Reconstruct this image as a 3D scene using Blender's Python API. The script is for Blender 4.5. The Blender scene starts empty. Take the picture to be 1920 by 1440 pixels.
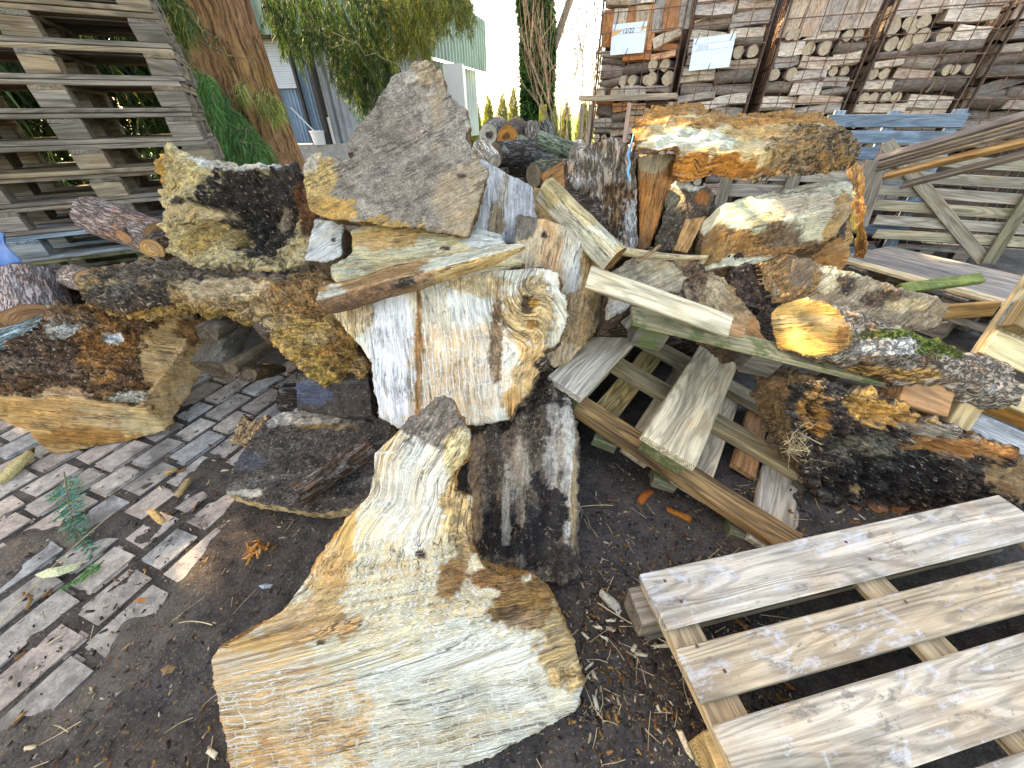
import bpy, bmesh, math, random
import numpy as np
from mathutils import Matrix, Vector
R = math.radians
random.seed(7)
rng = np.random.default_rng(7)
scene = bpy.context.scene
COL = scene.collection

# ------------------------------------------------------------------ camera
F, PITCH, ROLL, H = 690.0, R(36.3), R(-0.8), 1.3          # focal length in pixels of the 1920 px frame
FW = np.array([0, math.cos(PITCH), -math.sin(PITCH)])
U0 = np.array([0, math.sin(PITCH), math.cos(PITCH)])
R0 = np.array([1.0, 0, 0])
RT = R0 * math.cos(ROLL) + U0 * math.sin(ROLL)
UP = U0 * math.cos(ROLL) - R0 * math.sin(ROLL)
CAM = np.array([0, 0, H])
cd = bpy.data.cameras.new('camera')
cam = bpy.data.objects.new('camera', cd)
COL.objects.link(cam)
cd.sensor_width = 36.0
cd.lens = 36.0 * F / 1920
cd.clip_start, cd.clip_end = 0.03, 600
mw = Matrix.Identity(4)
for i in range(3):
    mw[i][0], mw[i][1], mw[i][2], mw[i][3] = RT[i], UP[i], -FW[i], CAM[i]
cam.matrix_world = mw
scene.camera = cam

# ------------------------------------------------------------------ sky, sun, exposure
SUN_AZ, SUN_EL = R(-60), R(40)                              # azimuth from +Y (negative = left), elevation
SUN = np.array([math.sin(SUN_AZ) * math.cos(SUN_EL), math.cos(SUN_AZ) * math.cos(SUN_EL), math.sin(SUN_EL)])
world = bpy.data.worlds.new('World')
scene.world = world
world.use_nodes = True
wn = world.node_tree
bg = wn.nodes['Background']
sky = wn.nodes.new('ShaderNodeTexSky')
sky.sky_type = 'NISHITA'
sky.sun_disc = False
sky.sun_elevation = SUN_EL
sky.sun_rotation = SUN_AZ
sky.dust_density = 2.0
wn.links.new(sky.outputs[0], bg.inputs[0])
bg.inputs[1].default_value = 0.13
sd = bpy.data.lights.new('sun', 'SUN')
sd.energy = 3.0
sd.angle = R(0.5)
sd.color = (1.0, 0.90, 0.74)
sun = bpy.data.objects.new('sun', sd)
COL.objects.link(sun)
sun.rotation_euler = Vector(SUN).to_track_quat('Z', 'Y').to_euler()
scene.view_settings.view_transform = 'Standard'
scene.view_settings.look = 'None'
scene.view_settings.gamma = 1.0
scene.view_settings.exposure = 3.28
scene.view_settings.use_white_balance = True                  # camera white balance set for the blue shade
scene.view_settings.white_balance_temperature = 8800
scene.view_settings.white_balance_tint = 14
scene.cycles.max_bounces = 6
scene.cycles.diffuse_bounces = 4
scene.cycles.transparent_max_bounces = 8

# ------------------------------------------------------------------ pixel helpers (a pixel is only a direction)
def ray(u, v):
    return FW + RT * ((u - 960) / F) - UP * ((v - 720) / F)
def PZ(u, v, z):
    d = ray(u, v); return CAM + d * ((z - H) / d[2])
def PY(u, v, y):
    d = ray(u, v); return CAM + d * (y / d[1])
def project(P):
    q = P - CAM
    k = q @ FW
    return 960 + F * (q @ RT) / k, 720 - F * (q @ UP) / k
def kdepth(p):
    return float((p - CAM) @ FW)
def unit(a):
    a = np.asarray(a, float); return a / np.linalg.norm(a)

# ------------------------------------------------------------------ noise
def _hash(ix, iy, iz, seed):
    h = (ix * 374761393 + iy * 668265263 + iz * 2147483647 + seed * 1274126177) & 0xFFFFFFFF
    h = ((h ^ (h >> 13)) * 1274126177) & 0xFFFFFFFF
    h = ((h ^ (h >> 16)) * 2246822519) & 0xFFFFFFFF
    return ((h ^ (h >> 15)) & 0xFFFF) / 32767.5 - 1.0
def vnoise(p, seed=0):
    i = np.floor(p).astype(np.int64)
    f = p - i
    w = f * f * f * (f * (f * 6 - 15) + 10)
    r = 0
    for dx in (0, 1):
        for dy in (0, 1):
            for dz in (0, 1):
                k = (w[:, 0] if dx else 1 - w[:, 0]) * (w[:, 1] if dy else 1 - w[:, 1]) * (w[:, 2] if dz else 1 - w[:, 2])
                r = r + k * _hash(i[:, 0] + dx, i[:, 1] + dy, i[:, 2] + dz, seed)
    return r
def fbm(p, octaves=4, seed=0, gain=0.5, lac=2.1):
    a, r, s = 1.0, 0, 0
    for o in range(octaves):
        r = r + a * vnoise(p * lac ** o + 17.3 * o, seed + o); s += a; a *= gain
    return r / s
def ridge(p, octaves=3, seed=0):
    a, r, s = 1.0, 0, 0
    for o in range(octaves):
        r = r + a * (1 - 2 * np.abs(vnoise(p * 2.0 ** o + 9.1 * o, seed + o))); s += a; a *= 0.5
    return r / s
def sstep(a, b, x):
    t = np.clip((x - a) / (b - a), 0, 1); return t * t * (3 - 2 * t)

# ------------------------------------------------------------------ colour: photo-like sRGB hex to a base colour
def hexc(h, gain=0.72):
    h = h.lstrip('#')
    c = np.array([int(h[i:i + 2], 16) / 255 for i in (0, 2, 4)])
    lin = np.where(c <= 0.04045, c / 12.92, ((c + 0.055) / 1.055) ** 2.4)
    return np.clip(lin * gain, 0, 0.8)

# ------------------------------------------------------------------ node helper
class NT:
    def __init__(s, name, rough=0.85, spec=0.3):
        s.m = bpy.data.materials.new(name)
        s.m.use_nodes = True
        s.t = s.m.node_tree
        s.b = s.t.nodes['Principled BSDF']
        s.b.inputs['Roughness'].default_value = rough
        s.b.inputs['Specular IOR Level'].default_value = spec
    def n(s, typ, ins=None, **kw):
        nd = s.t.nodes.new('ShaderNode' + typ)
        for k, v in kw.items(): setattr(nd, k, v)
        for k, v in (ins or {}).items(): s.set(nd.inputs[k], v)
        return nd
    def set(s, sock, v):
        if hasattr(v, 'is_output') or isinstance(v, bpy.types.NodeSocket): s.t.links.new(v, sock)
        elif isinstance(v, np.ndarray): sock.default_value = (*[float(x) for x in v], 1.0) if len(v) == 3 and sock.type == 'RGBA' else [float(x) for x in v]
        else: sock.default_value = (*v, 1.0) if sock.type == 'RGBA' and isinstance(v, (tuple, list)) and len(v) == 3 else v
    def math(s, op, a, b=0.0, c=0.0, clamp=False):
        nd = s.n('Math', operation=op, use_clamp=clamp)
        s.set(nd.inputs[0], a); s.set(nd.inputs[1], b); s.set(nd.inputs[2], c)
        return nd.outputs[0]
    def vmul(s, v, vec):
        nd = s.n('VectorMath', operation='MULTIPLY'); s.set(nd.inputs[0], v); s.set(nd.inputs[1], vec); return nd.outputs[0]
    def vadd(s, v, vec):
        nd = s.n('VectorMath', operation='ADD'); s.set(nd.inputs[0], v); s.set(nd.inputs[1], vec); return nd.outputs[0]
    def noise(s, vec, scale=1.0, detail=3.0, rough=0.55, dist=0.0):
        return s.n('TexNoise', {'Vector': vec, 'Scale': scale, 'Detail': detail, 'Roughness': rough, 'Distortion': dist}).outputs[0]
    def ramp(s, x, a, b, lo=0.0, hi=1.0):
        nd = s.n('MapRange', {'Value': x, 'From Min': a, 'From Max': b, 'To Min': lo, 'To Max': hi}, interpolation_type='SMOOTHSTEP')
        return nd.outputs[0]
    def mix(s, f, a, b, mode='MIX'):
        nd = s.n('Mix', data_type='RGBA', blend_type=mode)
        s.set(nd.inputs[0], f)
        for k, v in ((6, a), (7, b)):
            if isinstance(v, (tuple, list)) and len(v) == 3: v = (*v, 1.0)
            s.set(nd.inputs[k], v)
        return nd.outputs[2]
    def scale_col(s, col, f):
        nd = s.n('VectorMath', operation='SCALE'); s.set(nd.inputs[0], col); s.set(nd.inputs[3], f); return nd.outputs[0]
    def out(s, col, height=None, dist=0.004, strength=1.0, rough=None):
        s.set(s.b.inputs['Base Color'], col)
        if height is not None:
            bp = s.n('Bump', {'Height': height, 'Distance': dist, 'Strength': strength})
            s.t.links.new(bp.outputs[0], s.b.inputs['Normal'])
        if rough is not None: s.set(s.b.inputs['Roughness'], rough)
        return s.m

# wood of the log pieces: attribute gc = metres (along grain, across, depth), Col = own colour, M = (spalting, crumbling, mould)
def make_raw_wood():
    s = NT('raw_wood', 0.82, 0.25)
    gc = s.n('Attribute', attribute_name='gc').outputs['Vector']
    col = s.n('Attribute', attribute_name='Col').outputs['Color']
    msk = s.n('SeparateColor', {'Color': s.n('Attribute', attribute_name='M').outputs['Color']})
    sp, cr, mo = msk.outputs[0], msk.outputs[1], msk.outputs[2]
    H5 = (-0.5, -0.5, -0.5)
    wv = s.vmul(s.vadd(s.n('TexNoise', {'Vector': gc, 'Scale': 9.0, 'Detail': 4.0, 'Roughness': 0.6}).outputs['Color'], H5), (0.03, 0.022, 0.02))
    g = s.vadd(gc, wv)
    g1 = s.noise(s.vmul(g, (6, 95, 40)), 1, 5, 0.68)
    g2 = s.noise(s.vmul(g, (22, 420, 160)), 1, 3, 0.65)
    big = s.noise(s.vmul(g, (2.6, 16, 8)), 1, 5, 0.65)
    blo = s.noise(gc, 15.0, 6, 0.72)
    gr = s.math('ADD', s.math('MULTIPLY', s.ramp(g1, 0.32, 0.66), 0.55), s.math('MULTIPLY', s.ramp(g2, 0.34, 0.66), 0.45))
    f = s.math('ADD', 0.50, s.math('MULTIPLY', gr, 0.72))
    f = s.math('MULTIPLY', f, s.ramp(blo, 0.3, 0.7, 0.74, 1.2))
    f = s.math('ADD', s.math('MULTIPLY', f, s.math('SUBTRACT', 1.0, s.math('MULTIPLY', mo, 0.75))), s.math('MULTIPLY', mo, 0.70))
    c = s.scale_col(col, f)
    # warm and pale streaks of the spalted wood itself
    c = s.mix(s.math('MULTIPLY', s.ramp(big, 0.5, 0.66), s.math('SUBTRACT', 0.75, s.math('MULTIPLY', mo, 0.75))), c, s.mix(1.0, c, (1.0, 0.80, 0.57), 'MULTIPLY'))
    c = s.mix(s.math('MULTIPLY', s.ramp(big, 0.46, 0.32), 0.4), c, s.mix(0.5, c, (0.74, 0.69, 0.58)))
    # dark checks running with the grain
    ck = s.noise(s.vmul(g, (3.2, 60, 22)), 1, 3, 0.55)
    ln = s.ramp(s.math('ABSOLUTE', s.math('SUBTRACT', ck, 0.5)), 0.0, 0.026, 1.0, 0.0)
    ln = s.math('MULTIPLY', ln, s.ramp(s.noise(s.vmul(g, (5, 14, 8)), 1, 3, 0.6), 0.45, 0.6))
    c = s.mix(s.math('MULTIPLY', ln, 0.8), c, (0.07, 0.038, 0.018))
    ck2 = s.noise(s.vmul(s.vadd(g, (4, 9, 2)), (9, 130, 60)), 1, 3, 0.6)
    ln2 = s.math('MULTIPLY', s.ramp(s.math('ABSOLUTE', s.math('SUBTRACT', ck2, 0.5)), 0.0, 0.03, 1.0, 0.0), s.ramp(s.noise(s.vadd(gc, (3, 1, 8)), 18.0, 4, 0.65), 0.48, 0.6))
    c = s.mix(s.math('MULTIPLY', ln2, 0.6), c, (0.085, 0.05, 0.026))
    ln = s.math('MAXIMUM', ln, s.math('MULTIPLY', ln2, 0.6))
    # white grid of rot filled cracks
    gs = s.vadd(g, s.vmul(s.vadd(s.n('TexNoise', {'Vector': gc, 'Scale': 26.0, 'Detail': 5.0, 'Roughness': 0.65}).outputs['Color'], H5), (0.034, 0.017, 0.0)))
    br = s.n('TexBrick', {'Vector': gs, 'Scale': 1.0, 'Mortar Size': 0.0017, 'Mortar Smooth': 0.5, 'Brick Width': 0.045, 'Row Height': 0.0145}, offset=0.43, offset_frequency=2, squash=0.7, squash_frequency=3)
    br2 = s.n('TexBrick', {'Vector': s.vadd(gs, (0.31, 0.17, 0)), 'Scale': 1.0, 'Mortar Size': 0.0011, 'Mortar Smooth': 0.4, 'Brick Width': 0.023, 'Row Height': 0.0095}, offset=0.5, offset_frequency=2, squash=1.6, squash_frequency=2)
    spn = s.noise(gc, 12.0, 4, 0.65)
    spn2 = s.noise(s.vadd(gc, (5, 3, 1)), 15.0, 4, 0.65)
    br = s.math('MAXIMUM', s.math('MULTIPLY', br.outputs['Fac'], s.ramp(spn, 0.38, 0.52)), s.math('MULTIPLY', br2.outputs['Fac'], s.ramp(spn2, 0.44, 0.56)))
    spl = s.math('MULTIPLY', br, sp)
    c = s.mix(s.math('MULTIPLY', sp, s.ramp(spn2, 0.38, 0.62, 0.55, 0.0)), c, s.mix(1.0, c, (0.96, 0.77, 0.57), 'MULTIPLY'))
    c = s.mix(s.math('MULTIPLY', spl, 0.9), c, (0.80, 0.74, 0.62))
    # mould specks
    m1 = s.noise(gc, 190.0, 3, 0.75)
    m2 = s.noise(gc, 24.0, 5, 0.7)
    mk = s.math('MULTIPLY', mo, s.ramp(s.math('ADD', m1, s.math('MULTIPLY', s.math('SUBTRACT', m2, 0.5), 0.7)), 0.44, 0.56))
    c = s.mix(s.math('MULTIPLY', mk, 0.8), c, (0.12, 0.10, 0.085))
    pk = s.math('MULTIPLY', mo, s.ramp(s.noise(s.vadd(gc, (2, 5, 9)), 230.0, 2, 0.6), 0.60, 0.68))
    c = s.mix(s.math('MULTIPLY', pk, 0.6), c, (0.60, 0.55, 0.47))
    # crumbling rot
    c1 = s.noise(gc, 36.0, 7, 0.75)
    c2 = s.noise(s.vadd(gc, (1, 7, 3)), 120.0, 5, 0.75)
    cm = s.math('ADD', s.math('MULTIPLY', c1, 0.55), s.math('MULTIPLY', c2, 0.45))
    cf = s.ramp(cm, 0.41, 0.60, 0.14, 1.6)
    c = s.mix(cr, c, s.scale_col(c, cf))
    pf = s.math('MULTIPLY', cr, s.ramp(s.noise(s.vadd(gc, (9, 2, 4)), 85.0, 3, 0.6), 0.60, 0.67))
    c = s.mix(s.math('MULTIPLY', pf, 0.7), c, (0.66, 0.52, 0.34))
    h = s.math('ADD', s.math('MULTIPLY', gr, 0.7), s.math('MULTIPLY', cm, s.math('ADD', 0.35, s.math('MULTIPLY', cr, 3.2))))
    h = s.math('SUBTRACT', h, s.math('MULTIPLY', ln, 0.9))
    h = s.math('SUBTRACT', h, s.math('MULTIPLY', spl, 0.3))
    return s.out(c, h, 0.011, 1.0)

def make_bark():
    s = NT('bark', 0.9, 0.2)
    gc = s.n('Attribute', attribute_name='gc').outputs['Vector']
    col = s.n('Attribute', attribute_name='Col').outputs['Color']
    msk = s.n('SeparateColor', {'Color': s.n('Attribute', attribute_name='M').outputs['Color']})
    cr, mo = msk.outputs[1], msk.outputs[2]
    wv = s.vmul(s.vadd(s.n('TexNoise', {'Vector': gc, 'Scale': 13.0, 'Detail': 4.0}).outputs['Color'], (-0.5, -0.5, -0.5)), (0.05, 0.035, 0.035))
    g = s.vadd(gc, wv)
    a = s.noise(s.vmul(g, (9, 48, 40)), 1, 4, 0.6)
    fur = s.ramp(s.math('ABSOLUTE', s.math('SUBTRACT', a, 0.5)), 0.0, 0.14)
    b = s.noise(s.vmul(g, (30, 60, 50)), 1, 5, 0.7)
    plate = s.ramp(s.math('ABSOLUTE', s.math('SUBTRACT', b, 0.5)), 0.0, 0.09)
    f2 = s.noise(gc, 170.0, 4, 0.75)
    hgt = s.math('ADD', s.math('MULTIPLY', fur, 0.6), s.math('ADD', s.math('MULTIPLY', plate, 0.25), s.math('MULTIPLY', f2, 0.5)))
    f = s.ramp(hgt, 0.3, 1.1, 0.22, 1.45)
    c = s.scale_col(col, f)
    big = s.noise(gc, 9.0, 5, 0.68)
    c = s.mix(s.ramp(big, 0.5, 0.64, 0, 0.65), c, s.mix(1.0, c, (1.05, 0.70, 0.45), 'MULTIPLY'))
    li = s.math('MULTIPLY', mo, s.ramp(s.noise(gc, 20.0, 7, 0.78), 0.54, 0.60))
    c = s.mix(s.math('MULTIPLY', li, 0.85), c, s.scale_col((0.60, 0.59, 0.55), s.ramp(f2, 0.3, 0.7, 0.6, 1.1)))
    return s.out(c, hgt, 0.012, 1.0)

# sawn boards: grain along local X, own tint in the object colour
def make_board(name, contrast=0.4, scuff=0.0, moss=0.0, rough=0.8):
    s = NT(name, rough, 0.25)
    oi = s.n('ObjectInfo')
    off = s.n('CombineXYZ', {'X': s.math('MULTIPLY', oi.outputs['Random'], 37.0), 'Y': s.math('MULTIPLY', oi.outputs['Random'], 11.3), 'Z': s.math('MULTIPLY', oi.outputs['Random'], 5.1)}).outputs[0]
    o = s.n('TexCoord').outputs['Object']
    p = s.vadd(o, off)
    n0 = s.noise(s.vmul(p, (0.9, 8, 8)), 1, 2, 0.45, 0.4)
    ring = s.math('ADD', 0.5, s.math('MULTIPLY', s.math('SINE', s.math('MULTIPLY', n0, 95.0)), 0.5))
    ring = s.ramp(ring, 0.35, 1.0)
    fib = s.noise(s.vmul(p, (6, 260, 260)), 1, 3, 0.6)
    st = s.noise(s.vmul(p, (2.2, 22, 22)), 1, 4, 0.65)
    f = s.math('SUBTRACT', 1.12, s.math('MULTIPLY', ring, contrast * 0.55))
    f = s.math('MULTIPLY', f, s.ramp(fib, 0.3, 0.7, 0.82, 1.12))
    f = s.math('MULTIPLY', f, s.ramp(st, 0.3, 0.68, 1.0 - contrast * 0.8, 1.1))
    c = s.scale_col(oi.outputs['Color'], f)
    big = s.noise(p, 5.0, 4, 0.6)
    c = s.mix(s.ramp(big, 0.48, 0.72, 0, 0.55), c, s.mix(1.0, c, (1.0, 0.80, 0.60), 'MULTIPLY'))
    sp = s.noise(s.vmul(p, (60, 120, 120)), 1, 3, 0.7)
    c = s.mix(s.ramp(sp, 0.62, 0.72, 0, 0.55), c, (0.05, 0.045, 0.04))
    if scuff:
        sc = s.noise(s.vmul(p, (9, 16, 16)), 1, 6, 0.78, 0.6)
        c = s.mix(s.ramp(sc, 0.53, 0.64, 0, scuff), c, (0.50, 0.53, 0.57))
        sc2 = s.noise(s.vmul(s.vadd(p, (3.1, 1.7, 0)), (12, 26, 26)), 1, 6, 0.75)
        c = s.mix(s.ramp(sc2, 0.57, 0.66, 0, 0.7), c, (0.12, 0.105, 0.09))
    if moss:
        ms = s.noise(p, 13.0, 5, 0.7)
        c = s.mix(s.ramp(ms, 0.46, 0.6, 0, moss), c, (0.06, 0.085, 0.022))
    # end grain: arcs on the sawn ends
    nl = s.n('SeparateXYZ', {'Vector': s.n('TexCoord').outputs['Normal']})
    ef = s.ramp(s.math('ABSOLUTE', nl.outputs[0]), 0.75, 0.9)
    sy = s.n('SeparateXYZ', {'Vector': o})
    rr = s.math('SQRT', s.math('ADD', s.math('POWER', s.math('ADD', sy.outputs[1], 0.02), 2.0), s.math('POWER', s.math('ADD', sy.outputs[2], 0.03), 2.0)))
    er = s.ramp(s.math('SINE', s.math('MULTIPLY', s.math('ADD', rr, s.math('MULTIPLY', big, 0.01)), 900.0)), -1, 1, 0.6, 1.0)
    c = s.mix(ef, c, s.scale_col(c, er))
    h = s.math('ADD', s.math('MULTIPLY', fib, 0.4), s.math('ADD', s.math('MULTIPLY', ring, -0.35), s.math('MULTIPLY', st, 0.5)))
    return s.out(c, h, 0.003, 0.8)

MAT = {}
MAT['raw'] = make_raw_wood()
MAT['bark'] = make_bark()
MAT['board'] = make_board('weathered_board', 0.62)
MAT['board_scuff'] = make_board('scuffed_board', 0.6, scuff=0.45)
MAT['board_moss'] = make_board('mossy_board', 0.55, moss=0.75)
MAT['board_bold'] = make_board('bold_grain_board', 0.95)

# ------------------------------------------------------------------ object helpers
def tag(o, label=None, cat=None, group=None, kind=None):
    if label: o['label'] = label
    if cat: o['category'] = cat
    if group: o['group'] = group
    if kind: o['kind'] = kind
    return o
def new_obj(name, me, mats, parent=None, loc=None):
    o = bpy.data.objects.new(name, me)
    for m in (mats if isinstance(mats, (list, tuple)) else [mats]):
        if m is not None and m.name not in [x.name for x in me.materials if x]: me.materials.append(m)
    COL.objects.link(o)
    if loc is not None: o.location = [float(x) for x in loc]
    if parent is not None: o.parent = parent
    return o
def empty(name, loc=(0, 0, 0)):
    o = bpy.data.objects.new(name, None)
    o.empty_display_size = 0.1
    COL.objects.link(o)
    o.location = [float(x) for x in loc]
    return o
def np_mesh(name, V, faces, smooth=True):
    """faces: (n,3) or (n,4) int array or a list of polygons"""
    me = bpy.data.meshes.new(name)
    if isinstance(faces, np.ndarray):
        k = faces.shape[1]; n = len(faces)
        me.vertices.add(len(V)); me.vertices.foreach_set('co', np.ascontiguousarray(V, np.float32).ravel())
        me.loops.add(n * k); me.loops.foreach_set('vertex_index', np.ascontiguousarray(faces, np.int32).ravel())
        me.polygons.add(n)
        me.polygons.foreach_set('loop_start', np.arange(0, n * k, k, dtype=np.int32))
        me.polygons.foreach_set('loop_total', np.full(n, k, np.int32))
        me.update(calc_edges=True)
    else:
        me.from_pydata([tuple(map(float, v)) for v in V], [], faces); me.update()
    if smooth and len(me.polygons): me.polygons.foreach_set('use_smooth', np.ones(len(me.polygons), bool))
    return me
def set_attr(me, name, arr):
    arr = np.ascontiguousarray(arr, np.float32)
    if name in ('Col', 'M'):
        a = me.attributes.new(name, 'FLOAT_COLOR', 'POINT')
        a.data.foreach_set('color', np.concatenate([arr, np.ones((len(arr), 1), np.float32)], 1).ravel())
    else:
        a = me.attributes.new(name, 'FLOAT_VECTOR', 'POINT')
        a.data.foreach_set('vector', arr.ravel())
def vnormals(V, Fq):
    n = np.zeros_like(V)
    a, b, c = V[Fq[:, 0]], V[Fq[:, 1]], V[Fq[:, 2]]
    fn = np.cross(b - a, c - a)
    if Fq.shape[1] == 4: fn = fn + np.cross(c - a, V[Fq[:, 3]] - a)
    for k in range(Fq.shape[1]): np.add.at(n, Fq[:, k], fn)
    return n / np.maximum(np.linalg.norm(n, axis=1, keepdims=True), 1e-9)
def remesh(V, polys, vox):
    me = bpy.data.meshes.new('tmp'); me.from_pydata([tuple(map(float, v)) for v in V], [], polys)
    bm = bmesh.new(); bm.from_mesh(me); bmesh.ops.recalc_face_normals(bm, faces=bm.faces); bmesh.ops.triangulate(bm, faces=bm.faces); bm.to_mesh(me); bm.free()
    o = bpy.data.objects.new('tmp', me); COL.objects.link(o)
    md = o.modifiers.new('r', 'REMESH'); md.mode = 'VOXEL'; md.voxel_size = vox; md.adaptivity = 0.0
    ev = o.evaluated_get(bpy.context.evaluated_depsgraph_get())
    m2 = ev.to_mesh()
    nv, nf = len(m2.vertices), len(m2.polygons)
    co = np.empty(nv * 3, np.float32); m2.vertices.foreach_get('co', co)
    li = np.empty(nf * 4, np.int32); m2.loops.foreach_get('vertex_index', li)
    ev.to_mesh_clear()
    bpy.data.objects.remove(o); bpy.data.meshes.remove(me)
    return co.reshape(-1, 3).astype(float), li.reshape(-1, 4)
PG = 1.1
def paint(U, V, P, base, blobs, seed):
    """own colours, rot and some painted sunlight of a piece as blobs (u, v, ru, rv, hex or None, masks)"""
    N = len(U)
    c = np.tile(hexc(base[0], PG), (N, 1)); m = np.tile(np.array(base[1], float), (N, 1))
    sat = lambda c_: np.clip(c_ @ np.array([.3, .55, .15]) + (c_ - c_ @ np.array([.3, .55, .15])) * 0.98, 0.004, .8)
    c = np.tile(sat(hexc(base[0], PG)), (N, 1))
    wob = fbm(P * 11, 5, seed + 3, 0.68) * 0.85 + fbm(P * 75, 2, seed + 6) * 0.22
    for b in blobs:
        u, v, ru, rv, hx, mm = b[:6]
        soft = b[6] if len(b) > 6 else 0.09
        d = np.sqrt(((U - u) / ru) ** 2 + ((V - v) / rv) ** 2) + wob
        w = (1 - sstep(1 - soft, 1 + soft, d))[:, None]
        if hx: c = c * (1 - w) + sat(hexc(hx, PG)) * w
        if mm is not None: m = m * (1 - w) + np.array(mm, float) * w
    return c, m
def fit_plane(anchors):
    pts = []
    for a in anchors: pts.append(PZ(a[0], a[1], a[2]) if len(a) == 3 else PY(a[0], a[1], a[3]))
    n = unit(np.cross(pts[1] - pts[0], pts[2] - pts[0])); c = np.mean(pts, 0)
    if n @ (CAM - c) < 0: n = -n
    return c, n
def on_plane(u, v, c, n):
    d = ray(u, v); return CAM + d * (((c - CAM) @ n) / (d @ n))

def chunk(name, label, cat, outline, anchors, thick, base, blobs=(), side=None, sideblobs=(), grain=None, back=1.0, ext=None, vox=0.008,
          front_r=0.003, side_r=0.012, bend=None, gcf=None, cut=True, cut_name='cut_face', side_name='rough_side', group=None, seed=1, mat='raw', sidemat=None, ridges=0.0, crumb=0.016, bow=0.0):
    c0, n = fit_plane(anchors)
    poly = np.array([on_plane(u, v, c0, n) for u, v in outline])
    # orientation
    cen = poly.mean(0)
    e = ext if ext is not None else -n * thick
    bk = cen + (poly - cen) * back + e
    k = len(poly)
    Vs = np.concatenate([poly, bk])
    polys = [list(range(k)), list(range(2 * k - 1, k - 1, -1))] + [[i, (i + 1) % k, k + (i + 1) % k, k + i] for i in range(k)]
    V, Q = remesh(Vs, polys, vox)
    d = (V - c0) @ n
    fm = sstep(-1.6 * vox, -0.7 * vox, d)                      # 1 on the face that was traced
    U, W = project(V)
    N0 = vnormals(V, Q)
    s = 1 if ((cen - (cen + e)) @ n) > 0 else -1
    if (N0[fm > 0.9] @ n).mean() < 0: Q = Q[:, ::-1]; N0 = -N0
    col, msk = paint(U, W, V, base, blobs, seed)
    if side is not None:
        c2, m2 = paint(U, W, V, side, sideblobs, seed + 5)
        f = sstep(0.25, 0.75, fm)[:, None]
        col = col * f + c2 * (1 - f); msk = msk * f + m2 * (1 - f)
    col = col * (1 + 0.16 * fbm(V * 9, 3, seed + 40))[:, None]
    if grain is not None:
        g = unit(on_plane(*grain[1], c0, n) - on_plane(*grain[0], c0, n))
    else:
        g = unit(poly[1] - poly[0])
    ac = np.cross(n, g)
    L = V - cen
    GC = np.stack([L @ g, L @ ac, L @ n], 1)
    GS = np.stack([L @ n, L @ g, L @ ac], 1)
    if gcf is not None: GC = gcf(U, W, GC)
    # relief
    big = fbm(V * 6, 3, seed); mid = fbm(V * 26, 4, seed + 9); fine = fbm(V * 70, 3, seed + 13)
    amp = side_r + (front_r - side_r) * fm
    disp = amp * (0.9 * big + 0.8 * mid)
    disp += msk[:, 1] * crumb * (0.9 * mid + 0.8 * fine + 0.3 * ridge(V * 30, 2, seed + 4))
    disp += (1 - fm) * ridges * ridge(np.stack([GS[:, 0] * 6, GS[:, 1] * 28, GS[:, 2] * 28], 1), 2, seed + 2)
    V2 = V + N0 * disp[:, None]
    if bow:
        rr = np.linalg.norm((poly - cen), axis=1).max()
        V2 = V2 + n * (bow * (1 - np.clip(np.linalg.norm(L, axis=1) / rr, 0, 1) ** 2))[:, None]
    if bend is not None: V2 = V2 + n * bend(U, W)[:, None]
    GC = GC + seed * 1.37
    org = np.array([V2[:, 0].mean(), V2[:, 1].mean(), V2[:, 2].min()])
    V2 = V2 - org
    sm = MAT[sidemat or mat]
    fmask = fm[Q].mean(1) > 0.5
    def sub(sel, nm):
        q = Q[sel]; used, inv = np.unique(q, return_inverse=True)
        me = np_mesh(nm, V2[used], inv.reshape(-1, 4)); set_attr(me, 'Col', col[used]); set_attr(me, 'M', msk[used]); set_attr(me, 'gc', GC[used])
        return me
    if cut:
        o = empty(name, org)
        new_obj(side_name, sub(~fmask, side_name), sm, parent=o)
        new_obj(cut_name, sub(fmask, cut_name), MAT[mat], parent=o)
    else:
        o = new_obj(name, sub(np.ones(len(Q), bool), name), MAT[mat], loc=org)
    tag(o, label, cat, group)
    return o

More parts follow.
